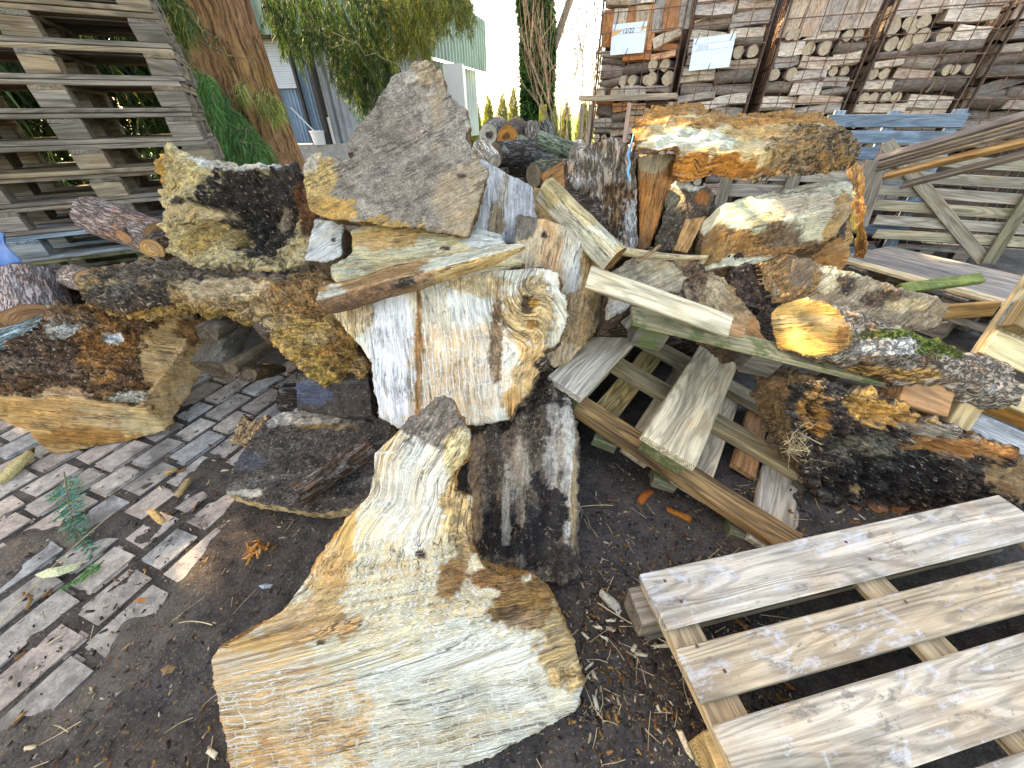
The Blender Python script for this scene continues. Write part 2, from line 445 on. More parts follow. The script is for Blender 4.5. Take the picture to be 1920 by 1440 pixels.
def sweep(name, label, cat, A, B, rA, rB, col='#6b5a48', mask=(0, 0.2, 0.3), flats=(), flatcol=(), ends=('#c9a878', '#c9a878'), endmask=(0.1, 0.1, 0.15),
          bowv=(0, 0, 0), nseg=40, nth=48, lump=0.10, rdg=0.006, seed=1, group=None, blobs=(), squash=1.0, taper=None, endname='cut_end', mat='bark', ptip=False, endtilt=(0, 0), endblobs=()):
    A = np.asarray(A, float); B = np.asarray(B, float)
    ax = B - A; Ln = np.linalg.norm(ax); ax = ax / Ln
    mid = (A + B) / 2
    e1 = CAM - mid; e1 = unit(e1 - ax * (e1 @ ax))
    e2 = np.cross(ax, e1)
    if e2[2] < 0: e2 = -e2
    t = np.linspace(0, 1, nseg); th = np.linspace(0, 2 * np.pi, nth, endpoint=False)
    T, TH = np.meshgrid(t, th, indexing='ij')
    sec = np.ones_like(TH); act = np.full(TH.shape, -1)
    for i, (deg, dist) in enumerate(flats):
        cs = np.cos(TH - R(deg)); r = np.where(cs > 0.05, dist / np.maximum(cs, 0.05), 9.0)
        b = r < sec; sec = np.where(b, r, sec); act = np.where(b, i, act)
    rad = rA + (rB - rA) * T
    if taper is not None: rad = np.interp(T, [x[0] for x in taper], [x[1] for x in taper])
    P = A + ax * (T * Ln)[..., None] + np.asarray(bowv, float) * (4 * T * (1 - T))[..., None]
    D = e1 * np.cos(TH)[..., None] + e2 * (np.sin(TH) * squash)[..., None]
    base = (P + D * (rad * sec)[..., None]).reshape(-1, 3)
    lumps = fbm(base * 7, 3, seed).reshape(TH.shape)
    flat = act >= 0
    cyl = np.stack([T * Ln * 7, np.cos(TH) * rad * 34, np.sin(TH) * rad * 34], -1).reshape(-1, 3)
    rg = ridge(cyl + seed, 3, seed + 2).reshape(TH.shape)
    rs = rad * sec * (1 + lump * lumps) + np.where(flat, 0.35, 1.0) * rdg * rg
    # ends slightly askew as sawn
    sk = (T - 0.5) * 0
    for e_i, tt in ((0, 0.0), (1, 1.0)):
        pass
    V = P + D * rs[..., None]
    V = V + ax * ((1 - T) * endtilt[0] * np.cos(TH) * rad + T * endtilt[1] * np.cos(TH) * rad)[..., None]
    V = V.reshape(-1, 3)
    idx = np.arange(nseg * nth).reshape(nseg, nth)
    q = np.stack([idx[:-1], np.roll(idx, -1, 1)[:-1], np.roll(idx, -1, 1)[1:], idx[1:]], -1).reshape(-1, 4)
    N0 = vnormals(V, q)
    if (N0 * D.reshape(-1, 3)).sum(1).mean() < 0: q = q[:, ::-1]
    U, W = project(V)
    c, m = paint(U, W, V, (col, mask), blobs, seed)
    ar = act.ravel()
    for i in range(len(flats)):
        if i < len(flatcol) and flatcol[i]:
            fc, fmk = paint(U, W, V, (flatcol[i][0], flatcol[i][1]), flatcol[i][2] if len(flatcol[i]) > 2 else blobs, seed + 7)
            s_ = ar == i; c[s_] = fc[s_]; m[s_] = fmk[s_]
    c = c * (1 + 0.15 * fbm(V * 9, 3, seed + 40))[:, None]
    rr = (rad * TH).ravel()
    # seam-free grain coordinates
    GC = np.stack([(T * Ln).ravel(), (np.cos(TH) * rad).ravel() * 1.6, (np.sin(TH) * rad).ravel() * 1.6], 1) + seed * 1.37
    org = np.array([V[:, 0].mean(), V[:, 1].mean(), V[:, 2].min()])
    o = empty(name, org)
    fa = flat.ravel()[q].sum(1) >= 3
    for sel, nm, mt in ((~fa, 'bark', MAT[mat]), (fa, 'split_face', MAT['raw'])):
        if not sel.any(): continue
        used, inv = np.unique(q[sel], return_inverse=True)
        me = np_mesh(nm, (V - org)[used], inv.reshape(-1, 4)); set_attr(me, 'Col', c[used]); set_attr(me, 'M', m[used]); set_attr(me, 'gc', GC[used])
        new_obj(nm, me, mt, parent=o)
    for e_i in (0, 1):
        if ends[e_i] is None: continue
        ring = V.reshape(nseg, nth, 3)[0 if e_i == 0 else -1]
        cen = ring.mean(0); K = 14
        fr = np.linspace(1, 0.02, K)
        VV = (cen + (ring - cen)[None] * fr[:, None, None]).reshape(-1, 3)
        nz = (-ax if e_i == 0 else ax)
        edge = np.repeat(1 - fr, nth)
        VV = VV + nz * (0.004 * fbm(VV * 30, 3, seed + 3) * (edge > 0.01) + 0.006 * np.minimum(edge * 6, 1) * 0)[:, None]
        ii = np.arange(K * nth).reshape(K, nth)
        qq = np.stack([ii[:-1], np.roll(ii, -1, 1)[:-1], np.roll(ii, -1, 1)[1:], ii[1:]], -1).reshape(-1, 4)
        nn = np.cross(VV[qq[0, 1]] - VV[qq[0, 0]], VV[qq[0, 2]] - VV[qq[0, 0]])
        if nn @ nz < 0: qq = qq[:, ::-1]
        u_, w_ = project(VV)
        cc, mm = paint(u_, w_, VV, (ends[e_i], endmask), endblobs, seed + 11)
        rimf = sstep(0.06, 0.0, edge)[:, None]
        cc = cc * (1 - rimf * 0.6)
        Lr = np.linalg.norm(VV - cen, axis=1); an = np.tile(th, K)
        gcc = np.stack([an * 0.05, Lr, Lr * 0], 1) + seed * 2.1
        gcc[:, 0] = np.cos(an) * 0.04 + seed
        me2 = np_mesh(endname, VV - org, qq); set_attr(me2, 'Col', cc); set_attr(me2, 'M', mm); set_attr(me2, 'gc', gcc)
        new_obj(endname, me2, MAT['raw'], parent=o)
    return tag(o, label, cat, group)

def wpx(p, w): return 0.5 * w * kdepth(p) / F                # radius from a width in pixels at a point
def log_px(name, label, cat, a, b, wa, wb, **kw):
    A = PZ(*a[:3]) if len(a) == 3 else PY(a[0], a[1], a[3])
    B = PZ(*b[:3]) if len(b) == 3 else PY(b[0], b[1], b[3])
    return sweep(name, label, cat, A, B, wpx(A, wa), wpx(B, wb), **kw)

# ------------------------------------------------------------------ boards
_bcache = {}
def board_mesh(L, W, T, var=0, bev=0.003):
    key = (round(L, 2), round(W, 3), round(T, 3), var)
    if key in _bcache: return _bcache[key]
    r = random.Random(hash(key) & 0xffff)
    bm = bmesh.new(); bmesh.ops.create_cube(bm, size=1.0)
    bmesh.ops.scale(bm, vec=(L, W, T), verts=bm.verts)
    for v in bm.verts:
        v.co.x += r.uniform(-1, 1) * 0.006; v.co.y += r.uniform(-1, 1) * W * 0.025; v.co.z += r.uniform(-1, 1) * T * 0.06
    bmesh.ops.bevel(bm, geom=list(bm.edges), offset=min(bev, T * 0.2), segments=1, affect='EDGES')
    me = bpy.data.meshes.new('board'); bm.to_mesh(me); bm.free()
    _bcache[key] = me
    return me
def frame(o, ex, ey):
    ex = unit(ex); ey = np.asarray(ey, float); ey = unit(ey - ex * (ey @ ex)); ez = np.cross(ex, ey)
    m = Matrix.Identity(4)
    for i in range(3): m[i][0], m[i][1], m[i][2], m[i][3] = ex[i], ey[i], ez[i], float(o[i])
    return m
def board(name, parent, M, c, size, col, mat='board', rz=0.0, jit=0.0, var=None):
    """a board with its long side along its own X, placed in the frame M of its thing"""
    L, W, T = size
    if var is None: var = random.randrange(5)
    me = board_mesh(L, W, T, var)
    o = bpy.data.objects.new(name, me)
    if not me.materials: me.materials.append(None)
    COL.objects.link(o)
    o.material_slots[0].link = 'OBJECT'; o.material_slots[0].material = MAT[mat]
    loc = Matrix.Translation(Vector([float(x) for x in c]))
    rot = Matrix.Rotation(rz + random.uniform(-jit, jit), 4, 'Z') @ Matrix.Rotation(random.uniform(-jit, jit) * 0.6, 4, 'X')
    wm = M @ loc @ rot
    if parent is not None:
        o.parent = parent
        o.matrix_basis = parent.matrix_basis.inverted() @ wm
    else: o.matrix_basis = wm
    k = 1 + random.uniform(-0.14, 0.14)
    cc = hexc(col) * k
    o.color = (*[float(x) for x in cc], 1)
    return o

# ================================================================== SETTING
def make_soil():
    s = NT('soil', 0.8, 0.3)
    o = s.n('TexCoord').outputs['Object']
    a = s.noise(o, 14.0, 6, 0.7); b = s.noise(o, 90.0, 5, 0.75); d = s.noise(o, 2.2, 4, 0.6)
    f = s.math('ADD', s.math('MULTIPLY', a, 0.5), s.math('MULTIPLY', b, 0.5))
    c = s.mix(s.ramp(f, 0.36, 0.64), (0.014, 0.011, 0.010), (0.075, 0.060, 0.048))
    c = s.mix(s.ramp(d, 0.45, 0.68, 0, 0.6), c, s.mix(1.0, c, (1.15, 0.92, 0.74), 'MULTIPLY'))
    sp = s.noise(o, 120.0, 3, 0.6)
    c = s.mix(s.ramp(sp, 0.62, 0.68, 0, 0.6), c, (0.24, 0.165, 0.095))
    return s.out(c, f, 0.012, 1.0, s.ramp(d, 0.35, 0.6, 0.55, 0.95))
def make_paver():
    s = NT('paver', 0.75, 0.35)
    oi = s.n('ObjectInfo')
    g = s.n('NewGeometry').outputs['Position']
    a = s.noise(g, 22.0, 5, 0.7); b = s.noise(g, 160.0, 4, 0.7); d = s.noise(g, 5.0, 4, 0.65)
    c = s.scale_col(oi.outputs['Color'], s.ramp(a, 0.3, 0.7, 0.62, 1.25))
    c = s.scale_col(c, s.ramp(b, 0.35, 0.65, 0.8, 1.15))
    c = s.mix(s.ramp(d, 0.50, 0.66, 0, 0.65), c, (0.045, 0.037, 0.031))
    return s.out(c, s.math('ADD', a, s.math('MULTIPLY', b, 0.5)), 0.004, 0.9)
def make_ground():
    s = NT('yard_ground', 0.9, 0.2)
    g = s.n('NewGeometry').outputs['Position']
    a = s.noise(g, 3.0, 6, 0.7); b = s.noise(g, 40.0, 4, 0.7)
    c = s.mix(s.ramp(a, 0.35, 0.65), (0.05, 0.045, 0.036), (0.12, 0.105, 0.085))
    c = s.scale_col(c, s.ramp(b, 0.3, 0.7, 0.7, 1.2))
    return s.out(c, b, 0.01, 1.0)
MAT['soil'] = make_soil(); MAT['paver'] = make_paver(); MAT['ground'] = make_ground()

me = np_mesh('ground', np.array([[-150, -40, -0.06], [150, -40, -0.06], [150, 300, -0.06], [-150, 300, -0.06]], float), np.array([[0, 1, 2, 3]]), False)
tag(new_obj('ground', me, MAT['ground']), kind='structure')

# where the cleared paving lies (photo pixels on the ground)
PAVED = [(-620, 640), (60, 640), (330, 660), (560, 690), (560, 800), (450, 870), (425, 985), (330, 1100), (250, 1200), (150, 1290), (-60, 1370), (-420, 1330), (-800, 1150)]
PAVED_W = np.array([PZ(u, v, 0)[:2] for u, v in PAVED])
def poly_sd(P, poly):
    """signed distance to a polygon, positive inside"""
    x, y = P[:, 0], P[:, 1]; n = len(poly); ins = np.zeros(len(P), bool); dm = np.full(len(P), 1e9)
    for i in range(n):
        a, b = poly[i], poly[(i + 1) % n]; e = b - a
        w = P - a; t = np.clip((w @ e) / (e @ e), 0, 1)
        dm = np.minimum(dm, np.linalg.norm(w - t[:, None] * e, axis=1))
        cnd = (a[1] > y) != (b[1] > y)
        with np.errstate(divide='ignore', invalid='ignore'):
            ins ^= cnd & (x < (b[0] - a[0]) * (y - a[1]) / (b[1] - a[1] + 1e-12) + a[0])
    return np.where(ins, dm, -dm)
def soil_h(P):
    sd_ = poly_sd(P, PAVED_W)
    q = np.column_stack([P, np.zeros(len(P))])
    n1 = fbm(q * 2.6, 4, 51); n2 = fbm(q * 9, 4, 52); n3 = fbm(q * 34, 3, 53)
    cov = sstep(0.10, -0.12, sd_ + 0.13 * n1)
    h = -0.0100 + 0.006 * n2 + 0.016 * np.maximum(n1 - 0.15, 0) * 3
    up = 0.010 + 0.012 * n1 + 0.010 * n2 + 0.005 * n3
    return h * (1 - cov) + up * cov
xs = np.arange(-4.6, 5.0, 0.018); ys = np.concatenate([np.arange(-0.35, 2.4, 0.015), np.arange(2.4, 5.8, 0.04)])
X, Yg = np.meshgrid(xs, ys, indexing='ij')
PP = np.column_stack([X.ravel(), Yg.ravel()])
hz = soil_h(PP)
eb = np.minimum.reduce([PP[:, 0] + 4.6, 4.98 - PP[:, 0], PP[:, 1] + 0.35, 5.76 - PP[:, 1]])
hz = np.where(eb < 0.06, -0.058, hz)
ii = np.arange(len(PP)).reshape(X.shape)
q = np.stack([ii[:-1, :-1], ii[1:, :-1], ii[1:, 1:], ii[:-1, 1:]], -1).reshape(-1, 4)
so = new_obj('soil', np_mesh('soil', np.column_stack([PP, hz]), q), MAT['soil'])
tag(so, 'damp dark soil and wood dust spread over the yard', None, None, 'stuff')

# paving: every paver is a piece of its own
pav = empty('paving', (PZ(230, 950, 0)[0], PZ(230, 950, 0)[1], 0)); tag(pav, kind='structure')
dv = unit((PZ(330, 966, 0) - PZ(225, 1050, 0))[:2]); dn = np.array([-dv[1], dv[0]])
pm = {}
def paver_mesh(L, W, var):
    k = (L, W, var)
    if k in pm: return pm[k]
    r = random.Random(var * 13 + int(L * 1000))
    bm = bmesh.new(); bmesh.ops.create_cube(bm, size=1.0); bmesh.ops.scale(bm, vec=(L, W, 0.06), verts=bm.verts)
    for v in bm.verts: v.co.x += r.uniform(-.004, .004); v.co.y += r.uniform(-.004, .004); v.co.z += r.uniform(-.002, .002) - 0.03
    bmesh.ops.bevel(bm, geom=[e for e in bm.edges if all(v.co.z > -0.01 for v in e.verts) or abs(e.verts[0].co.z - e.verts[1].co.z) > .02], offset=0.009, segments=2, affect='EDGES')
    me = bpy.data.meshes.new('paver'); bm.to_mesh(me); bm.free(); me.materials.append(MAT['paver']); pm[k] = me
    return me
o0 = PZ(300, 930, 0)[:2]
RW = 0.142
cand = []
for r_ in range(-18, 22):
    s_ = -3.0 + random.uniform(0, 0.1)
    while s_ < 2.4:
        L = random.choice([0.15, 0.18, 0.21, 0.235])
        cpt = o0 + dn * (r_ * RW) + dv * (s_ + L / 2)
        s_ += L + 0.013
        cand.append((cpt, L))
cp = np.array([c for c, _ in cand])
sdv = poly_sd(cp, PAVED_W)
for (c, L), s_ in zip(cand, sdv):
    if s_ < -0.14: continue
    uu, vv = project(np.array([[c[0], c[1], 0.0]]))
    if c[1] < 0.05 or uu[0] < -700: continue
    o = new_obj('paver', paver_mesh(L, RW - 0.013, random.randrange(4)), None, parent=pav)
    o.location = (c[0] - pav.location.x, c[1] - pav.location.y, random.uniform(-0.004, 0.004))
    o.rotation_euler = (random.uniform(-.015, .015), random.uniform(-.015, .015), math.atan2(dv[1], dv[0]) + random.uniform(-.015, .015))
    base = hexc(random.choice(['#b0a698', '#b3a595', '#a39a8c', '#b8a594', '#a8a49c', '#b09f92']), 0.8) * random.uniform(0.75, 1.1)
    o.color = (*[float(x) for x in base], 1)

# ================================================================== THE LOG PILE
PALE, CREAM, TAN, ORANGE, GREYW, DARK = '#e9dcc0', '#f2ead8', '#cfa874', '#c98a4b', '#9a8c7c', '#2c2620'
A_EDGE = np.array([(300,1290),(393,1235),(470,1185),(530,1145),(570,1090),(615,1025),(650,970),(690,920),(702,850),(760,760),(800,690)], float)
def slab_gc(U, W, GC):
    P = np.stack([U, W], 1); dist = np.full(len(P), 1e9)
    for i in range(len(A_EDGE) - 1):
        a, e = A_EDGE[i], A_EDGE[i + 1] - A_EDGE[i]; w = P - a; t_ = np.clip((w @ e) / (e @ e), 0, 1); dist = np.minimum(dist, np.linalg.norm(w - t_[:, None] * e, axis=1))
    k = sstep(980, 1290, W + 0.10 * (U - 700)) * .86
    phi = (1 - k) * dist + k * ((W - 1150) + .13 * (U - 400))
    return np.stack([((1 - k) * -W * .9 + k * U) * .00105, phi * .00105, GC[:, 2]], 1)
# front slab
A_OUT = [(832,739),(852,750),(862,780),(880,815),(881,845),(853,890),(852,920),(887,930),(880,980),(882,1030),(910,1065),(955,1080),(1000,1085),(1035,1115),(1055,1155),(1070,1200),(1087,1250),(1090,1295),(1080,1335),(1005,1375),(930,1415),(870,1440),(780,1475),(600,1510),(440,1500),(420,1380),(405,1310),(393,1235),(410,1215),(470,1185),(530,1145),(570,1090),(615,1025),(650,970),(690,930),(700,885),(700,850),(740,815),(780,775)]
chunk('log_slab', 'pale flared log slab with white cracked grid grain lying in front of the pile', 'log slab', A_OUT,
      [(430,1440,0.17),(1085,1300,0.13),(850,750,0.60)], 0.13, ('#e6d0aa', (0.9, 0.0, 0.05)),
      [(960,1320,300,150,'#ece0c8',(1.0,0.0,0.06)),(470,1330,170,190,'#dfba88',(1.0,0.0,0.04)),(560,1170,110,45,'#d8ac72',(0.35,0.05,0.0)),
       (620,1060,34,120,'#d8ae74',(0.1,0.1,0.0)),(650,975,25,60,'#dfae62',(0.1,0.1,0.0)),(455,1205,70,26,'#dfb272',(0.1,0.1,0.0)),(770,900,80,110,'#e4d8c2',(0.9,0.05,0.12)),
       (825,785,75,55,'#8f7f6c',(0.0,0.45,0.85)),(860,850,26,55,'#e3c792',(0.0,0.6,0.0)),(865,985,35,75,'#dcb578',(0.1,0.7,0.1)),
       (845,1085,26,40,'#c89458',(0.1,0.5,0.1)),(1000,1135,80,46,'#c0904f',(0.0,0.85,0.15)),(935,1085,45,24,'#b98448',(0.0,0.85,0.2)),(1055,1230,48,90,'#d9b67a',(0.2,0.7,0.1)),
       (960,1150,26,13,'#8a6538',(0,1,0.3)),(600,1205,10,6,'#5c4836',(0,0.8,0.5)),(790,1040,8,6,'#5c4836',(0,0.8,0.5))],
      side=('#c08a44', (0.0, 0.5, 0.1)), grain=((420,1330),(1080,1250)), gcf=slab_gc, vox=0.0062, front_r=0.0022, side_r=0.010, crumb=0.017, seed=3,
      bend=lambda U, W: -0.05 * sstep(1010, 1090, U) * sstep(1200, 1110, W) - 0.045 * np.exp(-((U - 855) / 28) ** 2 - ((W - 1075) / 60) ** 2) - 0.02 * np.exp(-((U - 868) / 14) ** 2 - ((W - 990) / 60) ** 2) + 0.018 * np.exp(-((U - 862) / 22) ** 2 - ((W - 838) / 40) ** 2))
# dark leaning log behind it
chunk('bark_log', 'dark wet bark log leaning behind the pale flared slab', 'log', [(872,850),(876,740),(950,740),(985,715),(1020,680),(1042,690),(1068,745),(1087,810),(1084,900),(1091,1000),(1099,1083),(1050,1096),(985,1094),(905,1068),(878,1000)],
      [(900,1075,0.055),(1090,1085,0.055),(1000,700,0.395)], 0.22, ('#8a7660', (0.0, 0.7, 0.35)),
      [(1062,900,14,190,'#d9d0c0',(0,0.35,0.3)),(1035,860,16,110,'#cfc3b0',(0,0.4,0.4)),(1010,990,60,80,'#2c2523',(0,0.5,0.2)),(1060,1050,40,40,'#4c3f36',(0,.5,.3)),(940,1010,50,70,'#2a2422',(0,0.6,0.2)),(930,770,50,60,'#3a2c22',(0,0.9,0.3)),(1010,730,50,40,'#4a3a2c',(0,.9,.3)),(975,900,16,90,'#b9a68c',(0,.4,.3)),(925,890,18,80,'#57493e',(0,.6,.4)),(950,960,9,70,'#c8b8a0',(0,.4,.3)),(1000,820,26,40,'#6c5a48',(0,.8,.4)),(1075,960,8,100,'#b89a70',(0,.3,.2)),(895,950,12,60,'#a8957c',(0,.5,.3))],
      side=('#4a3a2e', (0, .7, .4)), grain=((985,1090),(1005,700)), vox=0.0065, front_r=0.012, side_r=0.012, crumb=0.018, seed=12, bow=0.06, cut=False,
      bend=lambda U, W: -0.10 * sstep(1045, 1100, U) ** 2 - 0.10 * sstep(925, 868, U) ** 2 + 0.008 * np.sin(U / 7.0 + 1.6 * np.sin(W / 40.0)))
# centre slab with the knot
def b_gc(U, W, GC):
    dx, dy = U - 995, W - 590
    an = 1.5 * np.exp(-(dx / 62) ** 2 - (dy / 70) ** 2)
    x2 = 995 + dx * np.cos(an) - dy * np.sin(an); y2 = 590 + dx * np.sin(an) + dy * np.cos(an)
    return np.stack([(y2 + 0.16 * (x2 - 850)) * 0.0013, (x2 - 0.10 * (y2 - 700)) * 0.0013, GC[:, 2]], 1)
B_OUT = [(588,555),(622,596),(663,639),(691,680),(697,733),(710,783),(741,802),(829,799),(869,799),(957,788),(976,749),(1010,699),(1031,682),(1012,658),(1047,642),(1061,596),(1060,567),(1048,542),(1047,512),(997,503),(935,506),(860,512),(785,505),(690,545),(620,548)]
chunk('log_slab', 'cream stump slab with round knot leaning upright in the middle of the pile', 'log slab', B_OUT,
      [(830,795,0,1.03),(900,510,0,1.36),(690,660,0,1.20)], 0.22, ('#eadfca', (0.75, 0.02, 0.08)),
      [(735,660,50,170,'#f1eadb',(0.1,0.02,0.05)),(870,690,95,130,'#e2ccb0',(1.0,0.05,0.10)),(860,560,80,60,'#ece2d0',(0.3,0.1,0.08)),(1000,595,50,60,'#dcbd86',(0.0,0.55,0.1)),
       (990,572,13,15,'#6b4a24',(0,0.7,0.5)),(1000,570,8,8,'#b98a3a',(0,0.4,0.0)),(1000,612,14,10,'#b07c3a',(0,.6,.1)),(1000,700,40,60,'#e0b87f',(0.1,0.3,0.1)),(930,640,14,70,'#9a7b57',(0,0.5,0.3)),(905,535,60,24,'#e2c394',(0.0,0.45,0.1)),
       (784,640,7,190,'#b08048',(0,0.3,0.2)),(1022,686,16,16,'#3b2a1c',(0,.8,.4)),(680,590,14,24,'#2a1e16',(0,.8,.3)),(965,762,24,30,'#d2a468',(0,.3,.1)),(650,600,40,40,'#dcc39a',(0,0.3,0.05))],
      side=('#7a5c3c', (0, 0.7, 0.4)), grain=((870,780),(900,520)), gcf=b_gc, vox=0.0065, front_r=0.004, side_r=0.014, crumb=0.016, seed=8,
      bend=lambda U, W: -0.02 * sstep(790, 600, U) - 0.012 * sstep(786, 780, U) - 0.05 * sstep(960, 1030, U) * sstep(640, 740, W) + 0.035 * np.exp(-((U - 1000) / 60) ** 2 - ((W - 590) / 70) ** 2) - 0.035 * np.exp(-((U - 988) / 14) ** 2 - ((W - 580) / 20) ** 2) - 0.03 * np.exp(-((U - 925) / 14) ** 2 - ((W - 650) / 60) ** 2))
# stick lying across it
log_px('split_branch', 'knotty split branch lying across the top of the cream stump slab', 'log', (606,562,0,1.27), (984,462,0,1.33), 84, 22, col='#b98e5c', mask=(0,0.35,0.35), nseg=70, nth=40, lump=0.14, rdg=0.005, seed=21, mat='raw',
       taper=[(0,.052),(0.25,.052),(0.42,.05),(0.6,.044),(0.85,.034),(1,.010)], flats=((60,0.55),), flatcol=(('#efe2c6',(0.1,0,0.1),[(700,520,120,50,'#c99a62',(0,0.3,0.3))]),),
       blobs=[(650,545,90,60,'#a5754a',(0,0.6,0.7)),(757,512,24,26,'#3b2c20',(0,0.7,0.4)),(890,490,100,40,'#dcb678',(0,0.1,0.1))], ends=('#4a3524','#d8b47c'))
sweep_k = PY(757,510,1.25)
# grey crowned stump slice on top
def d_gc(U, W, GC):
    d = np.hypot(U - 745, W - 300); return np.stack([np.arctan2(W - 300, U - 745) * 0.12, d * 0.0019, GC[:, 2]], 1)
D_OUT = [(770,112),(800,108),(823,127),(833,147),(836,170),(873,203),(879,233),(871,260),(886,283),(913,320),(897,385),(877,444),(840,438),(793,428),(753,424),(733,428),(693,418),(620,413),(580,396),(569,347),(570,310),(583,287),(600,285),(640,300),(655,293),(647,267),(667,240),(703,200),(720,163),(740,137),(767,131)]
chunk('stump_slice', 'grey mouldy crown shaped stump slice standing on top of the pile', 'stump slice', D_OUT,
      [(770,430,0,1.52),(790,115,0,1.72),(600,330,0,1.60)], 0.20, ('#bfb2a0', (0.0, 0.3, 0.78)),
      [(870,370,60,80,'#c6b090',(0.1,0.15,0.35)),(640,360,50,60,'#a79a88',(0,0.3,0.75)),(590,340,38,70,'#dfb876',(0,0.5,0.05)),(620,395,70,26,'#d8a85c',(0.1,0.35,0.05)),(720,418,60,16,'#d9ac64',(0,0.4,0.05)),
       (800,135,40,35,'#c3a883',(0,0.6,0.3)),(770,145,18,12,'#d8cdb8',(0,0.4,0.1)),(740,300,90,90,'#a89a88',(0,0.3,0.75)),(820,215,16,50,'#c0ad92',(0,0.2,0.2),0.4),(658,291,7,6,'#4a3b2c',(0,.7,.3)),(865,330,8,5,'#6c5a48',(0,.5,.5)),(580,300,22,28,'#dccdb2',(0,0.5,0.15))],
      side=('#97754c', (0.0, 0.6, 0.25)), grain=((640,420),(880,300)), vox=0.007, front_r=0.004, side_r=0.012, crumb=0.012, seed=15, back=0.94)
# pale chunk under it
chunk('split_log', 'yellowish split log wedged under the grey stump slice', 'log', [(619,499),(660,474),(655,430),(700,412),(760,418),(870,436),(897,422),(941,440),(965,470),(985,490),(900,530),(750,540),(640,535),(622,511)],
      [(640,520,0,1.38),(900,520,0,1.38),(800,425,0,1.60)], 0.22, ('#e6cc98', (0.15, 0.12, 0.05)), [(760,460,90,16,'#e8d5a8',(0.7,0.1,0.0)),(920,450,50,26,'#efe4ce',(0.1,0.1,0.1)),(836,466,11,4,'#6c5036',(0,.7,.4)),(640,500,40,20,'#e9d9b5',(0,0.3,0.1)),(720,445,70,20,'#dcae66',(0.2,0.2,0.0))],
      side=('#a07c4a', (0, 0.4, 0.2)), grain=((640,500),(940,470)), vox=0.008, seed=22, front_r=0.008)
chunk('split_log', 'small white split log beside the dark hollow stump', 'log', [(590,411),(641,415),(640,478),(612,492),(570,486)], [(590,415,0,1.62),(640,415,0,1.62),(610,490,0,1.50)], 0.3, ('#efe6d6', (0.1,0.05,0.2)), [(625,450,5,5,'#41342a',(0,.5,.5))], side=('#8a7558',(0,.4,.3)), grain=((575,470),(640,430)), seed=23)
# rotten stump on the left
F_OUT = [(252,277),(277,272),(333,283),(347,295),(400,297),(447,311),(500,308),(547,315),(572,328),(568,347),(592,380),(587,410),(580,470),(560,500),(480,505),(400,495),(350,492),(313,467),(297,453),(293,410),(270,367),(280,340),(262,307)]
chunk('hollow_stump', 'rotten hollow stump with ochre side and black coloured hollow', 'stump', F_OUT,
      [(300,460,0,1.72),(570,460,0,1.72),(420,300,0,1.92)], 0.34, ('#e2c690', (0.0, 0.5, 0.10)),
      [(480,390,105,90,'#3c332b',(0,0.9,0.2)),(540,350,45,40,'#3a322a',(0,0.7,0.3)),(440,420,50,50,'#2a241f',(0,1,0.2)),(350,400,60,14,'#dcbf8a',(0.1,0.3,0.1),0.3),(320,330,50,40,'#e3c182',(0,0.5,0.05)),(270,300,25,32,'#d9a650',(0,0.4,0.0)),  # first blobs turn the hollow near black
       (490,308,100,9,'#efe6d4',(0,0.3,0.1)),(400,296,60,8,'#efe6d4',(0,0.3,0.1)),(525,405,16,22,'#8a765c',(0,0.5,0.3)),(380,440,60,30,'#caa864',(0,0.6,0.1)),(310,440,26,40,'#d8bd84',(0,0.6,0.1)),(575,390,20,60,'#7a4a22',(0,.6,.2)),(340,380,14,9,'#5c4a30',(0,.7,.4))],  # thin cream strips put the sunlit top rim into the colour
      side=('#d8c6a4', (0, 0.4, 0.15)), vox=0.0085, front_r=0.024, side_r=0.014, crumb=0.040, seed=31, cut=False, grain=((300,440),(420,330)),
      bend=lambda U, W: -0.13 * np.exp(-((U - 470) / 60) ** 2 - ((W - 420) / 55) ** 2) - 0.10 * sstep(330, 262, U) + 0.02 * np.sin((U * 0.55 + W * 0.83) / 11.0) * sstep(430, 380, U) * sstep(330, 370, W) + 0.03 * np.exp(-((U - 525) / 18) ** 2 - ((W - 405) / 26) ** 2))
# brown arching slab
G_OUT = [(165,500),(217,483),(267,473),(333,478),(417,488),(500,480),(567,477),(607,507),(640,557),(660,627),(690,690),(684,704),(648,694),(629,712),(608,717),(575,698),(545,668),(520,640),(490,610),(445,587),(390,575),(333,570),(283,576),(210,583),(150,562),(150,530)]
chunk('bark_slab', 'brown mulchy bark slab arching like a bridge over the dark gap', 'bark slab', G_OUT,
      [(300,480,0,1.80),(560,480,0,1.75),(600,715,0,1.28)], 0.11, ('#bd9660', (0.0, 0.9, 0.15)),
      [(350,502,230,30,'#7a6753',(0,.9,0.4)),(520,500,100,26,'#85705a',(0,.9,0.35)),(440,548,120,18,'#d6b88c',(0.1,0.5,0.1)),(580,640,70,70,'#d8ac5c',(0,0.8,0.05)),(620,690,40,30,'#c8a04c',(0,0.8,0.0)),(570,560,60,45,'#b98a50',(0,.9,0.1)),(240,560,90,30,'#5a4632',(0,1,0.4)),(640,640,30,60,'#b98a44',(0,0.9,0.1))],
      side=('#caa15c', (0, 0.9, 0.1)), vox=0.0085, front_r=0.018, side_r=0.016, crumb=0.026, seed=37, cut=False, grain=((200,540),(560,500)),
      bend=lambda U, W: 0.05 * np.exp(-((W - 545) / 22) ** 2) * sstep(280, 380, U) - 0.05 * sstep(520, 470, W))
